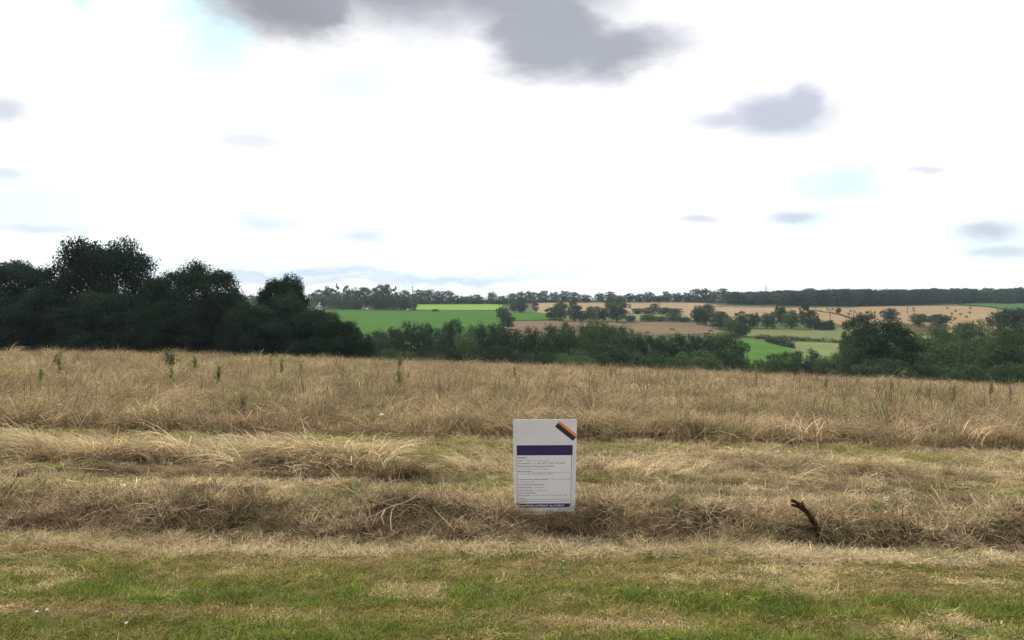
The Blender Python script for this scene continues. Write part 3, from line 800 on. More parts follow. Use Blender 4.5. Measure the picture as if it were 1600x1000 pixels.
def build_bank():
    rng = np.random.default_rng(3)
    protos = [tuft_src('thatch_source', 60 + k, 34, .11, .04, .15, (45, 115), (55, 130), .0052, 2, M['straw'], (0, .05)) for k in range(4)]
    protos += [tuft_src('thatch_source', 66 + k, 6, .10, .14, .30, (25, 95), (50, 120), .006, 3, M['straw']) for k in range(2)]
    x, y = spread(rng, 13000, -7.6, 7.6, 6.9, 8.7)
    yw = wig(x, y); keep = (yw > 7.2) & (yw < 8.25); x, y, yw = x[keep], y[keep], yw[keep]
    sparse = fbm(x * 2.6, y * 3.2, 52, 3)
    keep = rng.uniform(0, 1, len(x)) < np.clip(.25 + 2.2 * (sparse - .32), .15, 1) ; x, y, yw = x[keep], y[keep], yw[keep]
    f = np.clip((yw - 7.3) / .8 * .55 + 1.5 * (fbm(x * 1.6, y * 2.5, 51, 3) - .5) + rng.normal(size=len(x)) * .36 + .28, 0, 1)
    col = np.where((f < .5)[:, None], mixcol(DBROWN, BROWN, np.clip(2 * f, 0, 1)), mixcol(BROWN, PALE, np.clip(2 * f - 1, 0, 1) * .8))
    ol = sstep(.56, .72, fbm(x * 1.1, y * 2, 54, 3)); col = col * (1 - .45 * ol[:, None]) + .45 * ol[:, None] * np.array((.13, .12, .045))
    k = ~((np.abs(x - .36) < .42) & (y > 8.0) & (y < 8.14)); x, y, col = x[k], y[k], col[k]
    P, rot, scl = place(rng, x, y, .3)
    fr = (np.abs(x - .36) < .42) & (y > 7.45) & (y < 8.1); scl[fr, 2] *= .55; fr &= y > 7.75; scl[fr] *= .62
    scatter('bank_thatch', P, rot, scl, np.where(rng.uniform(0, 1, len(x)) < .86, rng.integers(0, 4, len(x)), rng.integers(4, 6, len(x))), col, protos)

def build_stubble():
    rng = np.random.default_rng(4)
    protos = [tuft_src('stubble_source', 80 + k, 30, .14, .06, .24, (76, 97), (80, 104), .0065, 2, M['straw'], (0, .025)) for k in range(3)]
    protos += [tuft_src('stubble_source', 86 + k, 22, .09, .03, .085, (3, 45), (15, 70), .0058, 2, M['straw']) for k in range(3)]
    x, y = spread(rng, 19000, -11.2, 11.2, 7.9, 13.2)
    yw = wig(x, y); keep = (yw > 8.12) & (yw < 12.9) & (np.abs(x) < .75 * y + .8) & ~((np.abs(x - .36) < .45) & (y < 8.14)); x, y, yw = x[keep], y[keep], yw[keep]
    f = np.clip(.68 + 1.5 * (fbm(x * .9, y * 2.4, 71, 3) - .5) + rng.normal(size=len(x)) * .2, 0, 1)
    col = mixcol(BROWN, PALE, f * .85) * np.exp(rng.normal(size=len(x)) * .2)[:, None]
    g = sstep(.48, .66, fbm(x * .7 + 5, y * 2.0, 72, 3) + rng.normal(size=len(x)) * .04) * .75
    col = col * (1 - g[:, None]) + g[:, None] * np.array((.27, .265, .085))
    dk = sstep(.56, .70, fbm(x * .8 + 15, y * 3.2, 73, 3)) * (yw < 10); col = col * (1 - .55 * dk[:, None])
    P, rot, scl = place(rng, x, y, .2)
    up = rng.uniform(0, 1, len(x)) < .25 + .55 * g
    idx = np.where(up, rng.integers(3, 6, len(x)), rng.integers(0, 3, len(x)))
    scl[:, 2] *= np.where(dk > .4, 1.6, 1.0) * np.where((yw > 9.2) & (yw < 10.3) & (x < 0), .5, .85)
    scatter('mown_stubble', P, rot, scl, idx, col, protos)

def arc_src(name, seed, n, lo, hi, material, lean=(5, 40), end=(85, 140), w=.0100, spreadx=.3, depth=.10, az=-np.pi / 2, azs=.75, segs=5):
    rng = np.random.default_rng(seed)
    root = np.stack([rng.uniform(-spreadx, spreadx, n), rng.uniform(-depth, depth, n), np.zeros(n)], 1)
    a = az + rng.normal(size=n) * azs
    V, Q = strips(root, a, R(1) * rng.uniform(*lean, n), R(1) * rng.uniform(*end, n), rng.uniform(lo, hi, n), w * rng.uniform(.6, 1.3, n), segs, rng)
    return src(name, V, Q, material)

def build_lodged():
    rng = np.random.default_rng(5)
    protos = [arc_src('lodged_source', 90 + k, 44, .45, .85, M['straw']) for k in range(3)]
    protos += [arc_src('lodged_source', 95 + k, 40, .4, .75, M['straw'], (30, 60), (80, 115), azs=.7) for k in range(3)]
    X, Y, RZ, SC, ID = [], [], [], [], []
    def row(x0, x1, yc, n, sc, yawf, dens=None, depth=.22, ids=(0, 6)):
        x = rng.uniform(x0, x1, n); y = yc + rng.normal(size=n) * depth
        if dens is not None:
            k = rng.uniform(0, 1, n) < dens(x); x, y = x[k], y[k]
        X.append(x); Y.append(y); RZ.append(yawf(x) + rng.normal(size=len(x)) * .5); SC.append(sc * rng.uniform(.7, 1.2, len(x))); ID.append(rng.integers(*ids, len(x)))
    clump = lambda f, s: (lambda x: np.clip(3.2 * (vnoise(x * f, x * 0 + s, 91) - .3), 0, 1))
    # swathe left of the board: combed over to the lower left, then a domed heap
    row(-8.2, -3.4, 10.4, 170, .92, lambda x: -.65 + .55 * np.sin(x * 1.9), lambda x: np.clip(.45 + 1.6 * (vnoise(x * 1.6, x * 0 + .2, 91) - .3), 0, 1))
    row(-3.4, -1.75, 10.35, 80, .95, lambda x: .9 * (x + 2.6), None)
    row(-8.2, -1.2, 9.42, 230, .36, lambda x: 1.2 * np.sin(x * 2.0), clump(1.1, 3.3), .09)
    row(-1.75, -1.2, 9.45, 26, .6, lambda x: .8 + 0 * x, None, .08)
    row(-1.6, 2.6, 10.2, 70, .5, lambda x: 1.2 * np.sin(x * 3), clump(1.4, 5.1))
    row(1.2, 8.6, 10.0, 190, .52, lambda x: 1.3 * np.sin(x * 1.1), clump(1.0, 7.7), .3)
    row(3.3, 5.6, 10.5, 70, .68, lambda x: .5 * np.sin(x * 2), None)
    x = np.concatenate(X); y = np.concatenate(Y); rz = np.concatenate(RZ); sc = np.concatenate(SC); idx = np.concatenate(ID)
    f = np.clip(.45 + 1.9 * (fbm(x * 1.4, y * 3, 92, 3) - .5) + rng.normal(size=len(x)) * .22, 0, 1)
    col = mixcol(BROWN, PALE, np.clip(.25 + 1.0 * f, 0, 1)) * np.exp(rng.normal(size=len(x)) * .22)[:, None]
    dk = (y < 9.75) & (x < -1.0); col = np.where(dk[:, None], mixcol(DBROWN, TAN, np.clip(f - .1, 0, 1)), col)
    P = np.stack([x, y, terr(x, y) - .01], 1); rot = np.stack([rng.normal(size=len(x)) * .1, rng.normal(size=len(x)) * .1, rz], 1)
    scatter('lodged_grass', P, rot, np.stack([sc, sc, sc * .82], 1), idx, col, protos)

def build_tall():
    rng = np.random.default_rng(6)
    # 0-3 standing wisps, 4-6 lodged and tangled, 7-9 drooping over the edge
    protos = [tuft_src('dry_grass_source', 110 + k, 24, .22, .16, .50, (2, 40), (15, 95), .011, 3, M['straw'], seeds=.4) for k in range(4)]
    protos += [tuft_src('dry_grass_source', 116 + k, 28, .26, .25, .65, (50, 88), (75, 105), .011, 3, M['straw'], (0, .11), seeds=.25) for k in range(3)]
    protos += [arc_src('dry_grass_source', 120 + k, 46, .5, .85, M['straw'], w=.009) for k in range(3)]
    Xs, Ys, Ss, Ds = [], [], [], []
    for y0, y1, dens, sc in ((12.45, 15, 22, 1.0), (15, 20, 16, 1.05), (20, 28, 10, 1.15), (28, 40, 7, 1.3), (40, 66, 4.8, 1.5)):
        w = .74 * y1 + 3; n = int(dens * (y1 - y0) * 2 * w)
        x = rng.uniform(-w, w, n); y = rng.uniform(y0, y1, n)
        kk = (np.abs(x) < .74 * y + 2.5) & (wig(x, y) > 12.42)
        Xs.append(x[kk]); Ys.append(y[kk]); Ss.append(np.full(kk.sum(), sc))
    x = np.concatenate(Xs); y = np.concatenate(Ys); s = np.concatenate(Ss); n = len(x)
    lod = sstep(.41, .56, fbm(x * .22, y * .45, 101, 3) - .004 * np.clip(x, -20, 20) - .002 * (y - 12) + rng.normal(size=n) * .05)
    idx = np.where(rng.uniform(0, 1, n) < lod * .85, rng.integers(4, 7, n), rng.integers(0, 4, n))
    f = np.clip(.5 + 1.6 * (fbm(x * .35, y * .8, 102, 3) - .5) + rng.normal(size=n) * .16, 0, 1)
    col = mixcol(TAN, PINKTAN, f) * (np.exp(rng.normal(size=n) * .26) * (.62 + .76 * fbm(x * 1.1, y * 1.6, 107, 3)))[:, None]
    gr = np.maximum(sstep(.52, .68, fbm(x * .28 + 7, y * .6, 103, 3)) * .5, (rng.uniform(0, 1, n) < .05) * .75); col = col * (1 - gr[:, None]) + gr[:, None] * np.array((.25, .25, .10))
    dk = sstep(.55, .72, fbm(x * .5 + 21, y * .9, 104, 3)) * (.35 + .4 * sstep(0, 15, x)); col = col * (1 - dk[:, None]) + dk[:, None] * np.array((.19, .135, .095))
    P, rot, scl = place(rng, x, y, .12)
    scl *= s[:, None]; scl[:, 2] *= (.62 + 1.0 * (fbm(x * .7, y * 1.0, 105, 3) - .4)) * rng.uniform(.65, 1.25, n) / np.sqrt(s)
    # drooping fringe along the mown edge
    m = 850
    ex = rng.uniform(-11, 11, m); ey = 12.62 + rng.normal(size=m) * .16
    k = rng.uniform(0, 1, m) < np.clip(2.6 * (vnoise(ex * .9, ex * 0 + 1.5, 106) - .12), .1, 1); ex, ey = ex[k], ey[k]; ey = ey - (wig(ex, ey) - ey)
    m = len(ex)
    eP = np.stack([ex, ey, terr(ex, ey)], 1); eR = np.stack([rng.normal(size=m) * .1, rng.normal(size=m) * .1, rng.normal(size=m) * .6 + .8 * np.sin(ex * .9)], 1)
    es = .86 * rng.uniform(.7, 1.15, m)
    ec = mixcol(DBROWN, TAN, np.clip(.5 + rng.normal(size=m) * .33, 0, 1))
    scatter('tall_dry_grass', np.concatenate([P, eP]), np.concatenate([rot, eR]), np.concatenate([scl, np.stack([es, es, es * .85], 1)]),
            np.concatenate([idx, rng.integers(7, 10, m)]), np.concatenate([col, ec]), protos)
    # sparse brown seed stalks standing above the grass
    sp = [tuft_src('stalk_source', 140 + k, 5, .16, .5, .95, (0, 14), (5, 30), .012, 3, M['straw']) for k in range(4)]
    n = 5200
    w = .74 * 60; y = 13 + 46 * rng.uniform(0, 1, n) ** .8; x = rng.uniform(-1, 1, n) * (.72 * y + 2)
    d = sstep(.45, .65, fbm(x * .25 + 2, y * .3, 141, 3)) * (.5 + .5 * sstep(-8, 8, x)); k = rng.uniform(0, 1, n) < d; x, y = x[k], y[k]; n = len(x)
    P, rot, scl = place(rng, x, y, .08); scl[:, :2] *= np.interp(y, [12, 50], [1, 2.0])[:, None]; scl[:, 2] *= .85
    c = mixcol((.13, .092, .075), (.27, .20, .15), rng.uniform(0, 1, n))
    gk = rng.uniform(0, 1, n) < .28; c[gk] = np.array((.18, .205, .085)) * rng.uniform(.7, 1.2, (gk.sum(), 1))
    scatter('thin_weed_stalks', P, rot, scl, rng.integers(0, 4, n), c, sp)

build_lawn(); build_straw_strip(); build_bank(); build_stubble(); build_lodged(); build_tall()

def build_far_wood():
    """the long wood on the right skyline: one mass"""
    rng = np.random.default_rng(8)
    srcs = []
    for k, (kd, mt) in enumerate((('round', 'dark'), ('oval', 'dark'), ('bush', 'dark'), ('round', 'mid'))):
        srcs.append(bpy.data.objects.new('wood_source', proto(kd, 'far', mt, k % 2)[1]))
    n = 300
    px = rng.uniform(1136, 1720, n); base = np.interp(px, [1136, 1215, 1330, 1500, 1720], [475.5, 477.5, 478.5, 475, 473])
    P, S_, T = [], [], []
    for a, b in zip(px, base):
        x, y, z = ground(a, b); y2 = y + rng.uniform(0, 70); x2 = (a - 800) / F * y2; z2 = tz(x2, y2)
        P.append((x2, y2, z2 - .3))
        top = np.interp(a, [1136, 1160, 1220, 1330, 1500, 1720], [454, 457, 454, 452.5, 451.5, 452]) + rng.normal() * 1.0 + 3.4 * (vnoise(np.array([a * .045]), np.array([.5]), 9)[0] - .5)
        H = max(6, (EYE - (top - HY) / F * y2) - z2); wd = rng.uniform(10, 18)
        S_.append((wd, wd, H))
    rot = np.stack([np.zeros(n), np.zeros(n), rng.uniform(0, 6.28, n)], 1)
    scatter('far_wood', np.array(P), rot, np.array(S_), rng.integers(0, 4, n), np.ones((n, 3)), srcs)
build_far_wood()

def hedge(label, pts, h, w, material, n, leaf, group='low hedges between the far fields'):
    rng = np.random.default_rng(hash_(label))
    G = [np.array(ground(*p)) for p in pts]
    seg = rng.integers(0, len(G) - 1, n); t = rng.uniform(0, 1, n)
    A = np.array(G)[seg]; B = np.array(G)[seg + 1]; base = A + (B - A) * t[:, None]
    hh = h * (.6 + .8 * vnoise(base[:, 0] * .35, base[:, 1] * .35, 61))
    a = rng.uniform(0, np.pi, n); r = rng.uniform(.5, 1.05, n)
    C = base + np.stack([rng.normal(size=n) * .2, np.cos(a) * r * w, np.sin(a) * r * hh], 1)
    N = np.stack([rng.normal(size=n) * .5, np.cos(a), np.sin(a) + .3], 1) + rng.normal(size=(n, 3)) * .4
    o0 = base.mean(0)
    V, Q = leaf_quads(C - o0, N, leaf * rng.uniform(.6, 1.4, n), rng)
    o = link('hedge', mesh_np('hedge', V, [Q], material), None, tuple(o0)); tag(o, label, 'hedge', group)
hedge('low dark hedge stub at the right end of the olive meadow tree row', [(1274, 515), (1302, 515.5)], 4.6, 1.8, M['dark'], 2600, .5)
hedge('broken low hedge between the olive meadow and the pale lower meadow', [(1180, 529), (1215, 531), (1260, 533), (1335, 537)], 1.4, .8, M['mid'], 2200, .32)
hedge('short dark hedge beside the vivid green meadow', [(1198, 535), (1240, 545)], 2.2, 1.2, M['dark'], 1500, .4)
hedge('thin dark hedge line across the straw field under the skyline trees', [(1085, 479.5), (1130, 480), (1214, 481), (1280, 481)], 1.0, .8, M['dock'], 1500, .45)
hedge('thin green hedge running down the left of the baled field', [(1272, 486), (1310, 492), (1330, 499), (1345, 504)], 1.3, .7, M['mid'], 1200, .4)
hedge('dark hedge line between the beet field and the baled straw field', [(1497, 476.6), (1545, 480.2), (1582, 486)], .9, .7, M['mid'], 900, .4)
hedge('long low skyline hedge at the top of the bright green field', [(646, 475.4), (720, 475), (800, 475.2)], 4.2, 2.2, M['dark'], 4200, .8, 'hedges on the skyline')
hedge('long low skyline hedge at the top of the straw field', [(800, 475.2), (850, 472.8), (960, 472), (1060, 471.8), (1140, 474)], 4.6, 2.2, M['dark'], 7500, .8, 'hedges on the skyline')
hedge('dark grassy line between the two green crop fields', [(640, 486), (720, 486.3), (784, 487)], .9, .6, M['mid'], 900, .35)

# ------------------------------------------------------------------ bales, poles, masts, houses far off
def build_bales():
    rng = np.random.default_rng(9)
    bm = bmesh.new()
    bmesh.ops.create_cone(bm, cap_ends=True, segments=18, radius1=.62, radius2=.62, depth=1.15, matrix=Matrix.Rotation(R(90), 4, 'X'))
    ed = [e for e in bm.edges if all(abs(abs(v.co.y) - .575) < .01 for v in e.verts)]
    bmesh.ops.bevel(bm, geom=ed, offset=.08, segments=2, affect='EDGES')
    for v in bm.verts: v.co += Vector(rng.normal(size=3)) * .012
    me = bm_mesh('bale', bm, plain('bale_straw', (.22, .145, .085), .95, .05, .4, 6))
    L = [(1428, 486.5, 'bale highest above the left round tree of the pair'), (1480, 482.5, 'bale at the top of the baled field, left of the centre'), (1516, 482.5, 'bale at the top of the baled field below the beet field'),
         (1493, 487, 'bale upper left of the loose cluster in the baled field'), (1487, 491.5, 'bale above the right round tree of the pair'), (1515, 490, 'bale at the right of the loose cluster'),
         (1501, 492.5, 'bale in the middle of the loose cluster'), (1486, 496.5, 'bale just right of the broader round tree'), (1510, 496.5, 'bale below the loose cluster'),
         (1492, 499.5, 'bale low beside the broader round tree'), (1547, 502, 'single bale in the open right part of the baled field'), (1500, 508.5, 'lowest bale, left of the brown-tinged tree'),
         (1559, 486.5, 'upper bale near the right corner of the baled field'), (1562, 489.8, 'lower bale near the right corner of the baled field'), (1406, 500, 'bale left of the pair of round trees'),
         (1551, 511.5, 'bale low beside the dark domed tree at the edge'), (1427, 483, 'bale on the top edge of the baled field above the pair'), (1293, 484.5, 'bale at the far left of the baled field'),
         (1301, 484.5, 'bale second from the far left of the baled field'), (1326, 491.5, 'bale right of the small lone round tree'), (1344, 490.5, 'bale between the two utility poles in the baled field'),
         (1329, 487, 'bale just above and right of the small lone round tree'), (1354, 489, 'bale left of the round field tree'), (1367, 489, 'bale close by the left of the round field tree'),
         (1377, 488.5, 'bale touching the left of the round field tree')]
    for px, py, lb in L:
        x, y, z = ground(px, py)
        o = link('straw_bale', me, None, (x, y, z + .6), (0, 0, rng.uniform(0, 3.1))); tag(o, 'dark round ' + lb, 'straw bale', 'round bales in the cut straw field')
    rngs = [(1050, 515.5, 'dark low heap in the middle of the fallow field'), (1110, 518, 'dark low heap at the right end of the fallow field'), (1012, 520.5, 'small dark heap at the lower left of the fallow field')]
    for px, py, lb in rngs:
        x, y, z = ground(px, py)
        C = on_sphere(240, rng) * np.array([1.3, .8, .7]) * rng.uniform(.5, 1, (240, 1)); C[:, 2] = np.abs(C[:, 2])
        V, Q = leaf_quads(C, C + rng.normal(size=C.shape) * .3, .3 * rng.uniform(.6, 1.3, 240), rng)
        o = link('brush_heap', mesh_np('brush_heap', V, [Q], M['dock']), None, (x, y, z)); tag(o, lb, 'heap', 'dark heaps in the fallow field')
build_bales()
wood_pole = plain('weathered_pole', (.10, .085, .07), .9, .1, .2, 4)
steel = plain('galvanised_steel', (.28, .30, .32), .5, .4, .1, 4)
def pole(px, top, base, label):
    x, y, z = ground(px, base); H = (EYE - (top - HY) / F * y) - z
    V, Q = tube_np([(np.array([[0, 0, -.5], [0, 0, H / 2], [0, 0, H]]), np.array([.2, .17, .13]))], 8)
    o = link('utility_pole', mesh_np('utility_pole', V, [Q], wood_pole, smooth=True), None, (x, y, z)); tag(o, label, 'utility pole', 'wooden poles among the far fields')
    bm = bmesh.new(); bm_box(bm, -.7, .7, -.06, .06, H - .45, H - .33)
    link('crossarm', bm_mesh('crossarm', bm, wood_pole), o)
    ins = bmesh.new()
    for q in (-.6, 0, .6): bmesh.ops.create_cone(ins, cap_ends=True, segments=8, radius1=.06, radius2=.04, depth=.2, matrix=Matrix.Translation((q, 0, H - .22)))
    link('insulators', bm_mesh('insulators', ins, steel), o)
pole(780, 475, 487, 'wooden pole at the right end of the bright green field')
pole(1031, 471.5, 489, 'wooden pole in front of the straw field, right of the tall tree')
pole(1297, 483, 500, 'dark wooden pole at the edge of the baled field above the olive meadow')
pole(1334, 483, 495, 'faint wooden pole right of the small lone round tree')
pole(1418, 479, 490, 'faint wooden pole between the round trees on the baled field')
def mast(px, top, Y, label, hw):
    x, y, z = at(px, Y); H = (EYE - (top - HY) / F * y) - z
    paths = []
    for sx in (-1, 1):
        for sy in (-1, 1):
            paths.append((np.array([[sx * hw, sy * hw, 0], [sx * hw * .5, sy * hw * .5, H * .55], [sx * hw * .15, sy * hw * .15, H]]), np.array([.11, .09, .06])))
    nb = 9
    for k in range(nb):
        a = k / nb; b = (k + 1) / nb; wa = hw * np.interp(a, [0, .55, 1], [1, .5, .15]); wb = hw * np.interp(b, [0, .55, 1], [1, .5, .15])
        for sy in (-1, 1):
            paths.append((np.array([[-wa, sy * wa, a * H], [wb, sy * wb, b * H]]), np.array([.05, .05]))); paths.append((np.array([[wa, sy * wa, a * H], [-wb, sy * wb, b * H]]), np.array([.05, .05])))
    V, Q = tube_np(paths, 4)
    o = link('lattice_mast', mesh_np('lattice_mast', V, [Q], steel), None, (x, y, z)); tag(o, label, 'mast', 'lattice masts on the skyline')
    V, Q = tube_np([(np.array([[-1.6, 0, H * .9], [1.6, 0, H * .9]]), np.array([.08, .08])), (np.array([[-1.2, 0, H * .8], [1.2, 0, H * .8]]), np.array([.08, .08]))], 4)
    link('crossarm', mesh_np('crossarm', V, [Q], steel), o)
mast(644.5, 446.5, 560, 'thin lattice mast on the skyline at the right end of the wooded rise', .9)
mast(1197, 446, 640, 'thin lattice mast sticking up above the left part of the long skyline wood', .9)

white_wall = plain('white_render', (.78, .78, .75), .8, .2, .06, 2)
slate = plain('slate_roof', (.06, .065, .075), .6, .3, .2, 3)
pane_dark = plain('window_pane', (.03, .035, .04), .1, .5, .05, 2)
def house(px, base, Wd, eav, apex, depth, label, name='house', cat='house', windows=True):
    x, y, z = ground(px, base)
    e = link(name, None, None, (x, y, z), (0, 0, .15)); tag(e, label, cat)
    bm = bmesh.new(); h = Wd / 2
    f = [bm.verts.new(p) for p in ((-h, 0, -.4), (h, 0, -.4), (h, 0, eav), (0, 0, apex), (-h, 0, eav))]
    b = [bm.verts.new((v.co.x, depth, v.co.z)) for v in f]
    bm.faces.new(f); bm.faces.new(b[::-1])
    for i in range(5): bm.faces.new((f[i], b[i], b[(i + 1) % 5], f[(i + 1) % 5]))
    link('wall', bm_mesh('wall', bm, white_wall), e)
    bm = bmesh.new()
    for s in (-1, 1):
        n = Vector((s * (apex - eav), 0, h)).normalized() * .12
        p0 = Vector((s * (h + .25), -.06, eav - .25 * (apex - eav) / h)); p1 = Vector((0, -.06, apex))
        q = [p0 + n * .1, p1 + n * .1, p1 + n * 1.2, p0 + n * 1.2]
        a = [bm.verts.new(v) for v in q]; c = [bm.verts.new(v + Vector((0, depth + .12, 0))) for v in q]
        bm.faces.new(a); bm.faces.new(c[::-1])
        for i in range(4): bm.faces.new((a[i], c[i], c[(i + 1) % 4], a[(i + 1) % 4]))
    bmesh.ops.recalc_face_normals(bm, faces=bm.faces)
    rf = link('roof', bm_mesh('roof', bm, slate), e)
    if windows:
        bm = bmesh.new(); bm_box(bm, -.5, .5, depth * .6, depth * .6 + .6, apex - .6, apex + 1.0); link('chimney', bm_mesh('chimney', bm, white_wall), rf)
        for wx, wz in ((-1.2, 1.2), (1.2, 1.2), (0, eav + .4)):
            if wz > apex - 1.2: continue
            bm = bmesh.new(); bm_box(bm, wx - .42, wx + .42, -.03, .02, wz - .55, wz + .55); link('window', bm_mesh('window', bm, pane_dark), e)
house(498, 484.5, 4.6, 1.6, 4.0, 8, 'small white gabled house at the left foot of the wooded rise')
house(573.5, 485, 1.9, 1.3, 2.1, 1.8, 'tiny white hut at the edge of the green crop below the wood', 'hut', 'hut', False)
house(637, 486, 1.5, 1.2, 1.9, 1.5, 'tiny pale shed at the right end of the wood above the crop', 'shed', 'shed', False)

# ------------------------------------------------------------------ notice board
def flat_poly(name, pts, y, material, parent, thick=.0006):
    bm = bmesh.new(); n = len(pts)
    a = [bm.verts.new((p[0], y, p[1])) for p in pts]; b = [bm.verts.new((p[0], y + thick, p[1])) for p in pts]
    bm.faces.new(a); bm.faces.new(b[::-1])
    for i in range(n): bm.faces.new((a[i], b[i], b[(i + 1) % n], a[(i + 1) % n]))
    bmesh.ops.recalc_face_normals(bm, faces=bm.faces)
    return link(name, bm_mesh(name, bm, material), parent)
def board():
    U = .70 / 593.0
    def uv(x, y): return ((x - 421.5) * U, (905 - y) * U)      # measured on the photo's enlargement -> metres on the board
    Yb = 8.1; x = (851 - 800) / F * Yb
    zt = EYE - (654 - HY) / F * Yb
    zb = zt - .974
    e = link('notice_board', None, None, (x, Yb, zb), (R(3.0), 0, R(1.5)))
    tag(e, 'white builder\'s notice board with navy header and handwritten form standing in dry grass', 'notice board')
    white = plain('board_white', (.65, .635, .655), .45, .35, .11, 3.2)
    paper = plain('form_white', (.70, .69, .705), .5, .3, .03, 5)
    navy = plain('navy_print', (.026, .020, .085), .4, .4, .08, 8)
    ink = plain('grey_print', (.06, .055, .09), .6, .2, .1, 30)
    pen = plain('pen_ink', (.16, .15, .17), .6, .2, .2, 60)
    orange = plain('orange_print', (.78, .24, .04), .5, .3, .05, 8)
    dk = plain('sticker_dark', (.028, .026, .045), .45, .3, .1, 8)
    seam = plain('seam_grey', (.66, .65, .67), .5, .3, .03, 8)  # own grey of the thin joints between panel pieces
    # panel (slightly narrower at the foot) with rounded corners
    def rr(x0, x1, y0, y1, r, dx=0.0, k=5):
        P = []
        for cx, cy, a0 in ((x1 - r, y0 + r, -90), (x1 - r, y1 - r, 0), (x0 + r, y1 - r, 90), (x0 + r, y0 + r, 180)):
            for i in range(k + 1):
                a = R(a0 + 90 * i / k); P.append((cx + r * math.cos(a), cy + r * math.sin(a)))
        return [(px_ * (1 - dx * (1 - (q - y0) / (y1 - y0))), q) for px_, q in P]
    flat_poly('panel', rr(-.35, .35, -.05, .974, .012, .045), 0, white, e, .008)
    tp = .045
    def nar(p): return (p[0] * (1 - tp * (1 - (p[1] + .06) / 1.034)), p[1])
    def q(name, x0, y0, x1, y1, m, y=-.0007, th=.0006, parent=e):
        return flat_poly(name, [nar(uv(a, b)) for a, b in ((x0, y1), (x1, y1), (x1, y0), (x0, y0))], y, m, parent, th)
    for sx in (330, 515): q('panel_seam', sx - 1.2, 84, sx + 1.2, 314, seam)
    form = q('form', 160, 415, 672, 867, paper)
    q('header_band', 157, 320, 683, 414.5, navy)
    q('frame_line', 156.5, 415, 160, 867, navy); q('frame_line', 672, 415, 675.5, 867, navy)
    foot = flat_poly('footer_band', [nar(uv(a, b)) for a, b in ((156.5, 906), (640, 906), (662, 897), (672, 884), (675, 867.5), (156.5, 867.5))], -.0007, navy, e)
    dg = bpy.context.evaluated_depsgraph_get
    def text(s, x0, y, x1, m, name='text_line', parent=form, hgt=None, bold=False, yo=-.0022):
        cu = bpy.data.curves.new('t', 'FONT'); cu.body = s; cu.size = 1; cu.resolution_u = 2
        cu.offset = .018 if bold else .006
        o = bpy.data.objects.new('t', cu); COL.objects.link(o); bpy.context.view_layer.update()
        me = bpy.data.meshes.new_from_object(o.evaluated_get(dg())); COL.objects.unlink(o); bpy.data.objects.remove(o)
        co = np.zeros(len(me.vertices) * 3, np.float32); me.vertices.foreach_get('co', co); co = co.reshape(-1, 3)
        mn, mx = co.min(0), co.max(0)
        (a, z0), (b, _) = uv(x0, y), uv(x1, y)
        sx = (b - a) / (mx[0] - mn[0]); sz = sx if hgt is None else hgt * U / .72
        N = np.stack([a + (co[:, 0] - mn[0]) * sx, np.full(len(co), yo), z0 + co[:, 1] * sz], 1)
        N[:, 0] *= 1 - tp * (1 - (N[:, 2] + .06) / 1.034)
        me.vertices.foreach_set('co', N.astype(np.float32).ravel()); me.materials.clear(); me.materials.append(m); me.update()
        return link(name, me, parent)
    H = 12.5
    text('B\u00e9n\u00e9ficiaire :', 168, 440, 256, ink, hgt=H, bold=True)
    text('Num\u00e9ro :', 168, 469, 232, ink, hgt=H)
    text('Date de d\u00e9livrance :', 168, 495, 305, ink, hgt=H)
    text("Nom de l'architecte auteur du projet architectural :", 168, 521, 512, ink, hgt=H)
    text('Nature des travaux :', 166, 571, 302, ink, hgt=H, bold=True)
    text('Le dossier peut \u00eatre consult\u00e9 \u00e0 la mairie de :', 166, 644, 462, ink, hgt=H)
    text("Date d'affichage en mairie du permis :", 166, 694, 422, ink, hgt=H)
    text('Superficie du terrain :', 166, 720, 306, ink, hgt=H)
    text('Superficie du plancher :', 166, 747, 318, ink, hgt=H)
    text('Hauteur de la construction :', 166, 771, 350, ink, hgt=H)
    text('Surface \u00e0 d\u00e9molir :', 166, 793, 290, ink, hgt=H)
    text('Droits de recours :', 166, 818, 242, ink, hgt=8)
    text('CHANTIER INTERDIT AU PUBLIC', 180, 895, 612, paper, name='lettering', parent=foot, hgt=17, bold=True)
    rng = np.random.default_rng(77)
    def scrawl(x0, x1, y, h):
        """an illegible line of handwriting as thin flat strokes"""
        Vs, Qs, o = [], [], 0; xx = x0
        while xx < x1:
            wl = rng.uniform(18, 60); n = int(wl / 3.0) + 2
            xs = np.linspace(xx, min(xx + wl, x1), n); ys = y - h * .5 + h * .5 * np.sin(np.arange(n) * 2.3 + rng.uniform(0, 6)) * rng.uniform(.4, 1, n)
            for i in range(n - 1):
                a = np.array(uv(xs[i], ys[i])); b = np.array(uv(xs[i + 1], ys[i + 1])); d = b - a; nn = np.array([-d[1], d[0]]) / (np.linalg.norm(d) + 1e-9) * .0009
                pts = [a - nn, b - nn, b + nn, a + nn]
                Vs += [(nar(p)[0], -.0022, p[1]) for p in pts]; Qs.append([o, o + 1, o + 2, o + 3]); o += 4
            xx += wl + rng.uniform(8, 16)
        link('handwriting', mesh_np('handwriting', np.array(Vs), [np.array(Qs)], pen), form)
    for a in ((245, 460, 470, 12), (318, 610, 497, 20), (180, 440, 548, 14), (175, 495, 596, 13), (482, 662, 645, 12), (175, 318, 671, 14), (335, 406, 722, 12), (340, 452, 750, 12), (300, 632, 797, 13)): scrawl(*a)
    for yy, xa, xb in ((829, 168, 660), (846, 168, 655), (574, 310, 655)): q('ruled_line', xa, yy - .9, xb, yy + .9, ink, -.0020, .0004, form)
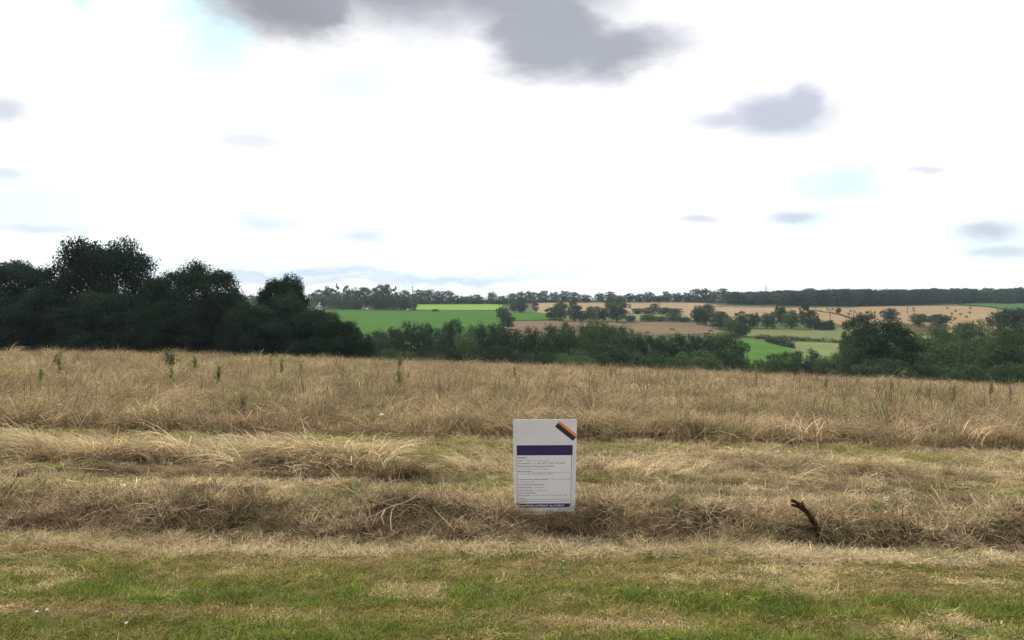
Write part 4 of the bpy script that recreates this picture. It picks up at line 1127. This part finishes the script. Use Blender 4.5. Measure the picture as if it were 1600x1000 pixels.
    # diagonal two-tone sticker over the top right corner
    c = np.array([619, 188]); d = np.array([175, 140.0]); d /= np.linalg.norm(d); nrm = np.array([d[1], -d[0]])   # towards the upper right on the photo
    def band(name, w0, w1, m, l=108, y=-.0012, parent=None, th=.001):
        P = [c - d * l + nrm * w0, c + d * l + nrm * w0, c + d * l + nrm * w1, c - d * l + nrm * w1]
        return flat_poly(name, [uv(*p) for p in P], y, m, parent or e, th)
    st = band('sticker', -34, 34, dk)
    band('sticker_stripe', 12, 34, orange, 108, -.0020, st, .0006)
    band('sticker_line', 7, 12, plain('sticker_brown', (.22, .09, .05), .5, .3), 108, -.0020, st, .0006)
    # two stakes behind
    wood = plain('stake_wood', (.30, .21, .12), .9, .1, .25, 20)
    for sx in (-.24, .24):
        bm = bmesh.new(); bm_box(bm, sx - .02, sx + .02, .0095, .045, -.35, .8)
        bmesh.ops.bevel(bm, geom=bm.edges[:], offset=.003, segments=1, affect='EDGES')
        link('stake', bm_mesh('stake', bm, wood), e)
board()

# ------------------------------------------------------------------ plants and litter one can count
def blades_mesh(name, seed, n, r, lo, hi, th, thend, w, segs, material):
    rng = np.random.default_rng(seed)
    V, Q = strips(disc(n, r, rng), rng.uniform(0, 6.28, n), R(1) * rng.uniform(*th, n), R(1) * rng.uniform(*thend, n), rng.uniform(lo, hi, n), w * rng.uniform(.6, 1.3, n), segs, rng)
    return mesh_np(name, V, [Q], material)
tuft_me = [blades_mesh('grass_tuft', 200 + k, 60, .07, .06, .16, (0, 45), (20, 85), .006, 3, M['tuft']) for k in range(3)]
for k, (px, py, s, lb) in enumerate((
    (60, 757, 1.1, 'bright green grass tuft at the left, below the lodged swathe'),
    (285, 776, .9, 'small green grass tuft above the bank, left half'),
    (440, 790, .9, 'bright green tuft on the lip of the bank, left of the dead branch'),
    (481, 774, .8, 'green tuft between the lodged heap and the dead branch'),
    (555, 762, 1.0, 'dull green tuft under the dark end of the lodged heap'),
    (740, 776, .9, 'green tuft just left of the notice board'),
    (1055, 793, .9, 'dark green tuft on the lip of the bank right of the board'),
    (1057, 778, .8, 'pale green tuft close above the dark green tuft'),
    (1082, 780, 1.1, 'bright green tuft right of the dark green tuft'),
    (1370, 797, 1.2, 'green tuft above the bank right of the dark dock stalk'),
    (1443, 816, .9, 'green tuft hanging on the bank, right part'),
    (1538, 806, 1.0, 'dark green tuft on the lip of the bank near the right edge'),
    (1560, 826, 1.1, 'green tuft on the face of the bank near the right edge'),
    (990, 935, 1.0, 'taller dark green tuft in the lawn below the board'))):
    x, y, z = near_ground(px, py + 5)
    o = link('grass_tuft', tuft_me[k % 3], None, (x, y, z), (0, 0, k * 1.3), (s, s, s)); tag(o, lb, 'grass tuft', 'green grass tufts in the dry grass')

def weed_mesh(seed, kind):
    """unit-high weed: stem mesh, leaf mesh"""
    rng = np.random.default_rng(seed)
    paths, C, N, Sz = [], [], [], []
    ns = {'spike': 3, 'bushy': 6, 'tall': 3, 'dock': 4}[kind]
    for k in range(ns):
        a = rng.uniform(0, 6.28); sp = {'spike': .07, 'bushy': .30, 'tall': .06, 'dock': .12}[kind] * rng.uniform(.3, 1)
        h = rng.uniform(.7, 1.0) if k else 1.0
        zz = np.linspace(0, h, 5); P = np.stack([np.cos(a) * sp * zz ** 1.2, np.sin(a) * sp * zz ** 1.2, zz], 1)
        paths.append((P, np.linspace(.011, .004, 5)))
        m = {'spike': 26, 'bushy': 46, 'tall': 34, 'dock': 46}[kind]
        t = rng.uniform(.15, 1, m) if kind != 'dock' else rng.uniform(.45, 1, m)
        c = np.stack([np.interp(t * h, zz, P[:, i]) for i in range(3)], 1)
        wd = {'spike': .05, 'bushy': .09, 'tall': .06, 'dock': .025}[kind]
        b = rng.normal(size=(m, 3)) * wd; C.append(c + b); N.append(rng.normal(size=(m, 3)) + np.array([0, 0, .4]))
        Sz.append({'spike': .10, 'bushy': .085, 'tall': .085, 'dock': .05}[kind] * (1.0 if kind == 'dock' else 1.5) * rng.uniform(.5, 1.2, m) * (1.15 - .6 * t))
    V, Q = tube_np(paths, 5); V2, Q2 = leaf_quads(np.concatenate(C), np.concatenate(N), np.concatenate(Sz), rng)
    return (V, Q), (V2, Q2)
WM = {}
def weed(px, py, h, kind, mt, seed, label, cat='weed', group=None, name='weed', w=1.0):
    key = (kind, mt, seed)
    if key not in WM:
        a, b = weed_mesh(hash_(key), kind)
        WM[key] = (mesh_np('stem', a[0], [a[1]], M[mt]), mesh_np('leaves', b[0], [b[1]], M[mt]))
    x, y, z = near_ground(px, py, 7.0)
    e = link(name, None, None, (x, y, z), (0, 0, px * .7), (h * w * .85, h * w * .85, h * .92)); tag(e, label, cat, group)
    link('stem', WM[key][0], e); link('seed_head' if kind == 'dock' else 'leaves', WM[key][1], e)
gG = 'green weeds standing in the dry field'
for px, py, h, kd, mt, sd_, lb, w in (
    (265, 578, 1.25, 'bushy', 'sage', 0, 'olive bushy weed on the crest below the tallest oak', 1.2),
    (304, 584, 1.05, 'spike', 'weed', 0, 'broad green weed right of the olive bushy weed', 1.1),
    (341, 600, 1.0, 'spike', 'weed', 1, 'slim green weed below the ragged-topped oak', .9),
    (268, 603, .8, 'tall', 'weed', 2, 'small dark green weed below the olive bushy weed', .8),
    (92, 592, 1.3, 'tall', 'sage', 0, 'pale green tall weed at the left of the field', 1.0),
    (64, 604, .7, 'spike', 'weed', 2, 'small dark green weed at the far left of the field', .9),
    (440, 590, 1.0, 'spike', 'weed', 0, 'pale green weed left of a slimmer one below the open-topped tree', .8),
    (472, 588, .9, 'spike', 'weed', 1, 'slimmer green weed below the open-topped tree', .8),
    (423, 574, .9, 'tall', 'sage', 1, 'faint green weed near the crest below the thicket', .8),
    (625, 583, 1.35, 'tall', 'weed', 0, 'tallest bright green weed sticking up above the crest left of centre', 1.1),
    (624, 617, 1.0, 'bushy', 'sage', 1, 'pale green weed in front of the tallest bright green weed', .6),
    (378, 652, .62, 'bushy', 'sage', 2, 'dark leafy weed in the middle of the left field', .6),
    (536, 602, .8, 'tall', 'sage', 2, 'dull green leaning weed left of the tallest bright weed', .7),
    (707, 577, .9, 'tall', 'sage', 0, 'faint olive weed on the crest between weed and board', .8),
    (810, 612, .7, 'tall', 'sage', 1, 'olive weed behind and left of the notice board', .9),
    (985, 576, .8, 'spike', 'weed', 2, 'small green weed behind and right of the board near the crest', .8),
    (922, 612, .6, 'bushy', 'sage', 0, 'pale olive weed right behind the notice board', .7),
    (1300, 652, .5, 'tall', 'weed', 1, 'green weed at the edge of the tall grass on the right', .7)):
    weed(px, py + 3, h, kd, mt, sd_, lb, 'weed', gG, 'green_weed', w)
gD = 'rust-brown seed stalks in the dry field'
for k, (px, py, h, lb) in enumerate((
    (1183, 606, 1.15, 'rusty brown seed stalk below the vivid meadow'),
    (1085, 600, 1.0, 'rusty seed stalk below the gap between valley bushes'),
    (955, 594, .95, 'rusty seed stalk behind and right of the board'),
    (805, 598, 1.0, 'rusty seed stalk above the left edge of the board'),
    (1290, 618, 1.1, 'rusty seed stalk below the pale grey-green bush'),
    (1340, 612, 1.05, 'rusty seed stalk below the big dark tree'),
    (1392, 622, .9, 'rusty seed stalk right below the big dark tree'),
    (1450, 632, 1.0, 'rusty seed stalk below the pale bush of the right thicket'),
    (1488, 642, 1.15, 'tall rusty seed stalk below the green thicket'),
    (1546, 632, 1.0, 'rusty seed stalk below the large green bush'),
    (1578, 640, .95, 'rusty seed stalk near the right picture edge'),
    (1240, 602, .9, 'rusty seed stalk below the brownish bush'),
    (1030, 604, .85, 'rusty seed stalk below the low valley trees'),
    (885, 640, .55, 'dark brown seed stalk close behind the right edge of the board'),
    (1410, 592, 1.0, 'rusty seed stalk on the crest right of the big dark tree'))):
    weed(px, py + 3, h, 'dock', 'dock', k % 3, lb, 'seed stalk', gD, 'seed_stalk', 1.15)

# white flowers and a pale stone
def flower(px, py, s, label, n=1, hgt=.05, group='white flowers'):
    rng = np.random.default_rng(int(px))
    x, y, z = near_ground(px, py)
    e = link('wild_flower', None, None, (x, y, z)); tag(e, label, 'flower', group)
    V, Q = tube_np([(np.array([[0, 0, 0], [.003, 0, hgt * .6], [0, 0, hgt]]), np.array([.002, .0018, .0015]))], 5)
    link('stem', mesh_np('stem', V, [Q], M['tuft']), e)
    C, N, Sz = [], [], []
    for k in range(n):
        c0 = np.array([rng.normal() * s * .8, rng.normal() * s * .8, rng.normal() * s * .3]) if n > 1 else np.zeros(3)
        for j in range(8):
            a = j * math.pi / 4; C.append(c0 + np.array([math.cos(a) * s * .5, math.sin(a) * s * .5, hgt])); N.append([math.cos(a) * .5, math.sin(a) * .5 - .6, .7]); Sz.append(s * .8)
    V, Q = leaf_quads(np.array(C), np.array(N, float), np.array(Sz), rng)
    link('petals', mesh_np('petals', V, [Q], M['petal']), e)
flower(57, 968, .013, 'left white flower of the close pair in the lawn'); flower(73, 964, .013, 'right white flower of the close pair in the lawn')
flower(197, 986, .012, 'single white flower low in the left of the lawn')
flower(1216, 716, .022, 'white flower at the field edge right of the board, left of two', hgt=.1); flower(1234, 716, .026, 'white flower at the field edge right of the board, right of two', hgt=.1)
flower(1233, 694, .02, 'white flower high on the field edge right of the board', hgt=.2)
flower(90, 652, .035, 'white flower head in the tall grass at the far left', 3, .25); flower(598, 668, .035, 'white flower head in the tall grass left of the board', 4, .25)
flower(880, 886, .010, 'tiny white flower in the upper lawn below the board'); flower(1013, 982 - 53, .010, 'tiny white flower in the green band of the lawn below the board')
def stone(px, py, s, label):
    rng = np.random.default_rng(5)
    bm = bmesh.new(); bmesh.ops.create_icosphere(bm, subdivisions=3, radius=s)
    for v in bm.verts:
        v.co = Vector((v.co.x * 1.4, v.co.y, v.co.z * .75)) * (1 + .25 * float(vnoise(v.co.x * 40 + 9, v.co.z * 40 + v.co.y * 30, 3) - .5))
    x, y, z = near_ground(px, py)
    o = link('pale_stone', bm_mesh('pale_stone', bm, plain('pale_stone', (.6, .57, .52), .9, .1, .15, 60)), None, (x, y, z + s * .4)); tag(o, label, 'stone')
stone(190, 739, .03, 'pale rounded stone under the lodged swathe at the left')

# dead branch on the bank
def litter(name, label, cat, anchor, strokes, material, Y, scale=1.0, lift=.14):
    """strokes: (points in photo pixels, r0, r1) laid on the sloping bank"""
    x0, y0, z0 = near_ground(*anchor, 6.5, 9.0)
    paths = []
    for pts, r0, r1 in strokes:
        P = []
        for q in pts:
            px, py = q[0], q[1]; ex = q[2] if len(q) > 2 else lift
            gx, gy, gz = near_ground(px, py, 6.6, 9.0)
            P.append((gx - x0, gy - ex * .5 - y0, gz + ex - z0))
        P = np.array(P)
        tt = np.linspace(0, len(P) - 1, len(P) * 3); P2 = np.stack([np.interp(tt, np.arange(len(P)), P[:, i]) for i in range(3)], 1)
        paths.append((P2, np.linspace(r0, r1, len(P2))))
    V, Q = tube_np(paths, 6)
    o = link(name, mesh_np(name, V, [Q], material, smooth=True), None, (x0, y0, z0)); tag(o, label, cat)
    return o
palewood = plain('bleached_wood', (.34, .27, .18), .9, .1, .25, 40)
litter('dead_branch', 'bleached forked dead branch lying on the bank left of the notice board', 'branch', (620, 808),
       [([(656, 790), (647, 797), (632, 804), (616, 810), (602, 816), (590, 823), (577, 828)], .008, .003), ([(577, 828), (575, 837), (574, 845)], .004, .002),
        ([(621, 808), (614, 817), (612, 830), (613, 848)], .006, .004), ([(603, 816), (598, 827), (602, 840)], .008, .004), ([(592, 823), (586, 834), (583, 842)], .004, .002),
        ([(617, 809), (600, 807), (585, 803)], .004, .002), ([(656, 790), (668, 783), (679, 777)], .009, .004)], palewood, 7.6)
litter('dry_stem', 'thin pale dry stem lying down the bank between branch and board', 'stem', (695, 828), [([(678, 812), (688, 823), (700, 836), (711, 848)], .005, .003)], palewood, 7.6)
litter('dry_stem', 'long pale dry stem lying along the foot of the lodged swathe at the left', 'stem', (150, 741), [([(108, 739), (140, 741), (175, 744)], .007, .005)], palewood, 9.6)

# dark dried dock leaning on the bank
def dark_dock():
    rng = np.random.default_rng(33)
    x, y, z = near_ground(1281, 851, 6.5, 9); sc = y / F
    e = link('dried_dock', None, None, (x, y - .02, z)); tag(e, 'dark brown dried dock leaning left on the bank, right of the board', 'dried plant')
    line = lambda L: np.array([((a - 1281) * sc, .03 + .25 * (851 - b) * sc, (851 - b) * sc) for a, b in L])
    stems = [line([(1282, 851), (1280, 838), (1275, 822), (1268, 808), (1258, 797), (1244, 788)]), line([(1266, 806), (1256, 799), (1243, 795)]), line([(1262, 800), (1261, 793), (1260, 790)])]
    V, Q = tube_np([(s, np.linspace(.009, .004, len(s))) for s in stems], 6)
    link('stem', mesh_np('stem', V, [Q], M['darkdock'], smooth=True), e)
    C, N, Sz = [], [], []
    for s, m, w0, w1 in ((stems[0], 1700, .042, .012), (stems[1], 380, .016, .010), (stems[2], 25, .006, .004)):
        t = rng.uniform(0, len(s) - 1, m); c = np.stack([np.interp(t, np.arange(len(s)), s[:, i]) for i in range(3)], 1)
        w = np.interp(t / (len(s) - 1), [0, .25, .55, .8, 1], [w0, w0, w0 * .62, w0 * .7, w1])
        C.append(c + rng.normal(size=(m, 3)) * w[:, None] * .5); N.append(rng.normal(size=(m, 3))); Sz.append(rng.uniform(.009, .019, m))
    V, Q = leaf_quads(np.concatenate(C), np.concatenate(N), np.concatenate(Sz), rng)
    link('seed_head', mesh_np('seed_head', V, [Q], M['darkdock']), e)
dark_dock()
# dark tussock beside the board
cl = blades_mesh('grass_clump', 410, 190, .12, .10, .22, (10, 70), (50, 140), .006, 4, leafmat('dead_tussock', (.035, .028, .016), (.10, .08, .042), .15, 0))
x, y, z = near_ground(932, 838, 6.8, 9)
o = link('grass_tussock', cl, None, (x, y, z), (0, 0, .4), (1.0, .8, .95)); tag(o, 'dark hollow-looking tussock of dead grass on the bank right beside the board', 'grass tussock')

# ------------------------------------------------------------------ haze
def build_haze():
    bm = bmesh.new(); bm_box(bm, -1300, 1300, -75, 1850, -51, 11)
    m = bpy.data.materials.new('haze'); m.use_nodes = True; t = NT(m.node_tree)
    out = t.n('ShaderNodeOutputMaterial'); v = t.n('ShaderNodeVolumePrincipled')
    v.inputs['Color'].default_value = (.66, .84, 1.0, 1); v.inputs['Density'].default_value = .00013; v.inputs['Anisotropy'].default_value = .2
    t.t.links.new(v.outputs[0], out.inputs['Volume'])
    o = link('haze', bm_mesh('haze', bm, m)); tag(o, kind='stuff')
build_haze()
